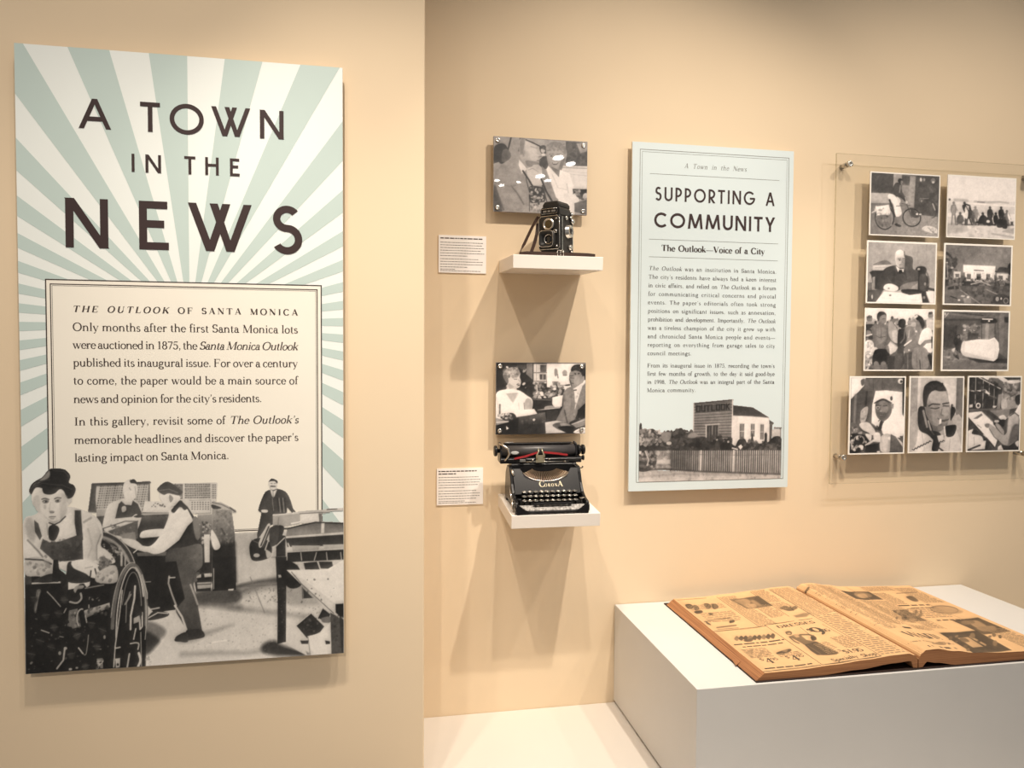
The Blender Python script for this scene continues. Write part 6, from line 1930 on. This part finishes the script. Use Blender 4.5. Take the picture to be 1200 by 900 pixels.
# left page: pictures drawn, then the type
c = Pic(280, 260, [(100, 150), (880, 75), (1598, 507), (690, 625)], PAGE)
c.p("100,150 880,75 900,88 130,172", .90, soft=20); c.p("100,150 690,625 720,622 140,146", .80, soft=30)
c.p("465,155 650,138 740,205 580,218", .36); c.c("500,165 560,150 600,170 580,200 550,190", .62, soft=8); c.c("600,165 660,165 680,190 650,200", .58, soft=8); c.c("560,190 620,185 640,205 590,215", .70, soft=6); c.p("640,140 740,203 690,208 620,160", .28, soft=8)
for q_ in ("180,190 210,183 235,200 225,215 200,215", "235,190 265,200 270,220 245,225", "300,182 330,178 350,200 325,215", "350,180 385,185 395,205 365,215", "240,235 285,225 295,240 260,250", "335,245 360,243 362,255 340,257", "470,290 495,285 500,300 470,308", "318,300 345,315 350,325 325,315"):
    c.c(q_, .25, soft=3)
c.l("310,302 470,272", 5, .35); c.l("390,340 510,322", 9, .42); c.l("395,352 525,338", 5, .5)
c.c("785,218 820,205 850,218 880,210 895,225 850,240 800,228", .40, soft=3); c.l("850,215 870,235", 7, .2); c.p("870,270 930,255 980,258 950,278 885,282", .52, soft=8)
c.p("930,446 992,428 1010,432 1060,462 1138,502 1122,510 1075,512 1008,512 970,486", .30, soft=3); c.l("950,450 1030,505", 4, .45, soft=3); c.l("980,440 1085,505", 4, .2, soft=3)
c.p("838,398 872,384 908,386 946,418 990,428 930,448 904,432 868,412", .44, soft=3); c.l("842,400 872,428 900,440", 7, .36, soft=2); c.l("906,386 960,388 990,398 996,412", 8, .38, soft=2); c.c("972,400 1000,402 1006,420 980,424", .22, soft=2)
c.p("866,388 896,386 904,400 884,404", .72, soft=3); c.c("818,368 844,362 858,372 852,386 826,384", .30, soft=2); c.c("828,374 846,371 850,380 836,384", .66, soft=2)
c.c("760,495 800,480 845,472 850,485 810,502 775,505", .25, soft=2); c.c("790,482 830,476 820,490", .5, soft=3); c.dots("560,480 730,540", 30, 5, [.45, .7], 3, .6)
for k_ in range(9):
    c.c([(500 + 28 * k_, 412 - 2 * k_), (515 + 28 * k_, 392 - 2 * k_), (530 + 28 * k_, 405 - 2 * k_), (520 + 28 * k_, 425 - 2 * k_)], .28 if k_ % 3 else .5, soft=2)
c.c("560,420 620,405 610,425 580,430", .3, soft=2)
c.grain(.02, 3, 21)
c.develop(31, .05, .10, 3)
pl_ = c.build('printed_page', PW, PH_, PHP, bk, fn=on_page(LT, LX, .0005), tint=(.95, .765, .555), lo=.10, hi=.99)
k = Ink(0)


def cols(u0, u1, v0, v1, seed, pitch=.0078, h=.0036):
    v = v0
    i = 0
    while v < v1:
        k.greek(u0 * PW, (u1 - (.02 if i % 7 == 6 else 0)) * PW, v * PH_, h, seed * 100 + i, 1)
        v += pitch / PH_
        i += 1


k.rect(.02 * PW, .022 * PH_, .25 * PW, .030 * PH_, 1)
cols(.34, .47, .05, .50, 1); cols(.49, .60, .235, .42, 2); cols(.62, .735, .235, .33, 3); cols(.62, .735, .02, .21, 4)
cols(.76, .865, .03, .47, 5); cols(.78, .97, .48, .98, 6, .0125, .0058); cols(.885, .98, .03, .46, 7)
cols(.03, .30, .13, .21, 8); cols(.05, .30, .26, .40, 9, .012, .005)
for u0, v0, u1, v1 in ((.0, .505, .375, .509), (.38, .49, .735, .494), (.38, .985, .765, .990), (.0, .985, .37, .989)):
    k.rect(u0 * PW, v0 * PH_, u1 * PW, v1 * PH_, 0)
for u, v0, v1 in ((.378, .49, .99), (.766, .03, .99), (.875, .02, .47), (.61, .02, .43), (.33, .03, .5)):
    k.rect((u - .0018) * PW, v0 * PH_, (u + .0018) * PW, v1 * PH_, 0)
k.text('DRESSES', .437 * PW, .712 * PW, .549 * PH_, .0270, 0, bold=1.9, track=True)
k.text('$', .583 * PW, .61 * PW, .645 * PH_, .034, 0, bold=1.6)
k.text('9', .600 * PW, .66 * PW, .690 * PH_, .078, 0, bold=1.9, track=True)
k.text('95', .668 * PW, .725 * PW, .665 * PH_, .030, 0, bold=1.6, track=True)
k.line((.575 * PW, .575 * PH_), (.555 * PW, .72 * PH_), .0012); k.line((.735 * PW, .575 * PH_), (.745 * PW, .74 * PH_), .0012)
k.text('$1.95', .596 * PW, .727 * PW, .915 * PH_, .0310, 0, bold=1.7, track=True)
k.text('Specialty Shop', .468 * PW, .760 * PW, .970 * PH_, .0250, 0, bold=1.7, xs=.82, track=True)
for u in (.066, .236):
    k.text('$', u * PW, (u + .02) * PW, .880 * PH_, .022, 0, bold=1.4)
    k.text('4', (u + .022) * PW, (u + .07) * PW, .912 * PH_, .046, 0, bold=1.6)
    k.text('95', (u + .068) * PW, (u + .115) * PW, .885 * PH_, .022, 0, bold=1.4, track=True)
for v, h, a, b_ in ((.690, .0065, .025, .37), (.722, .0050, .06, .34), (.965, .0060, .03, .345)):
    k.greek(a * PW, b_ * PW, v * PH_, h, int(v * 999), 0)
cols(.03, .19, .75, .85, 11); cols(.21, .36, .83, .865, 12); cols(.50, .60, .78, .90, 13); cols(.65, .76, .74, .87, 14)
lay(k, LT, LX, 'page_type', [NEWSINK, NEWSGREY], pl_)

# right page
c = Pic(280, 260, [(36, 51), (596, 51), (1378, 388), (694, 392)], PAGE)
c.p("36,51 596,51 610,62 50,66", .90, soft=16)
c.p("262,80 400,78 480,120 345,125", .26); c.c("330,85 380,82 420,100 400,112 350,110", .50, soft=6); c.c("345,95 380,90 400,108 370,112", .68, soft=4)
c.p("530,178 592,172 712,230 632,236", .30); c.dots("560,180 690,230", 26, 8, [.2, .75], 3, .8)
c.c("720,165 780,158 880,185 860,198 770,192", .66, soft=8); c.ring(790, 177, 70, 18, 5, .5, 6); c.c("590,110 620,105 655,130 630,132", .35, soft=4); c.l("540,90 640,86", 4, .5)
c.p("835,232 962,220 1132,292 1000,304", .30); c.c("920,240 960,235 1010,265 960,270", .62, soft=6); c.c("960,270 1040,262 1060,285 1000,290", .55, soft=6); c.c("880,240 920,228 950,245 900,255", .45, soft=6)
c.p("778,292 960,284 1142,382 958,394", .24); c.p("870,318 920,312 1000,360 950,366", .72, soft=2); c.l("930,310 1010,352", 8, .66); c.c("880,320 910,318 930,335 900,338", .4); c.dots("820,300 1080,380", 16, 8, [.2, .5], 4)
c.l("755,358 815,356", 8, .5); c.l("780,348 810,346", 5, .5)
c.c("50,100 80,85 70,105", .2); c.l("85,78 105,72", 8, .3)
c.grain(.02, 3, 22)
c.develop(32, .05, .10, 3)
pr_ = c.build('printed_page', PW, PH_, PHP, bk, fn=on_page(RT, RX, .0005), tint=(.95, .765, .555), lo=.10, hi=.99)
k = Ink(0)
cols(.03, .13, .03, .74, 21); cols(.15, .27, .03, .66, 22); cols(.30, .41, .27, .62, 23); cols(.43, .53, .27, .70, 24); cols(.55, .79, .02, .10, 25); cols(.55, .66, .13, .32, 26)
cols(.56, .80, .40, .55, 27, .013, .005); cols(.82, .97, .05, .32, 28); cols(.80, .97, .72, .97, 29); cols(.30, .41, .66, .72, 30)
for u in (.14, .285, .42, .54, .81):
    k.rect((u - .0018) * PW, .02 * PH_, (u + .0018) * PW, (.72 if u < .5 else .70) * PH_, 1)
k.greek(.545 * PW, .80 * PW, .352 * PH_, .0085, 77, 0); k.greek(.60 * PW, .80 * PW, .395 * PH_, .0065, 78, 0); k.greek(.60 * PW, .93 * PW, .585 * PH_, .0075, 79, 0)
k.text('WAIT!', .095 * PW, .355 * PW, .848 * PH_, .058, 0, bold=1.4, track=True, xs=.85)
k.greek(.20 * PW, .285 * PW, .715 * PH_, .011, 80, 0)
k.greek(.035 * PW, .34 * PW, .972 * PH_, .010, 81, 0); k.greek(.03 * PW, .36 * PW, .905 * PH_, .005, 82, 1)
lay(k, RT, RX, 'page_type', [NEWSINK, NEWSGREY], pr_)
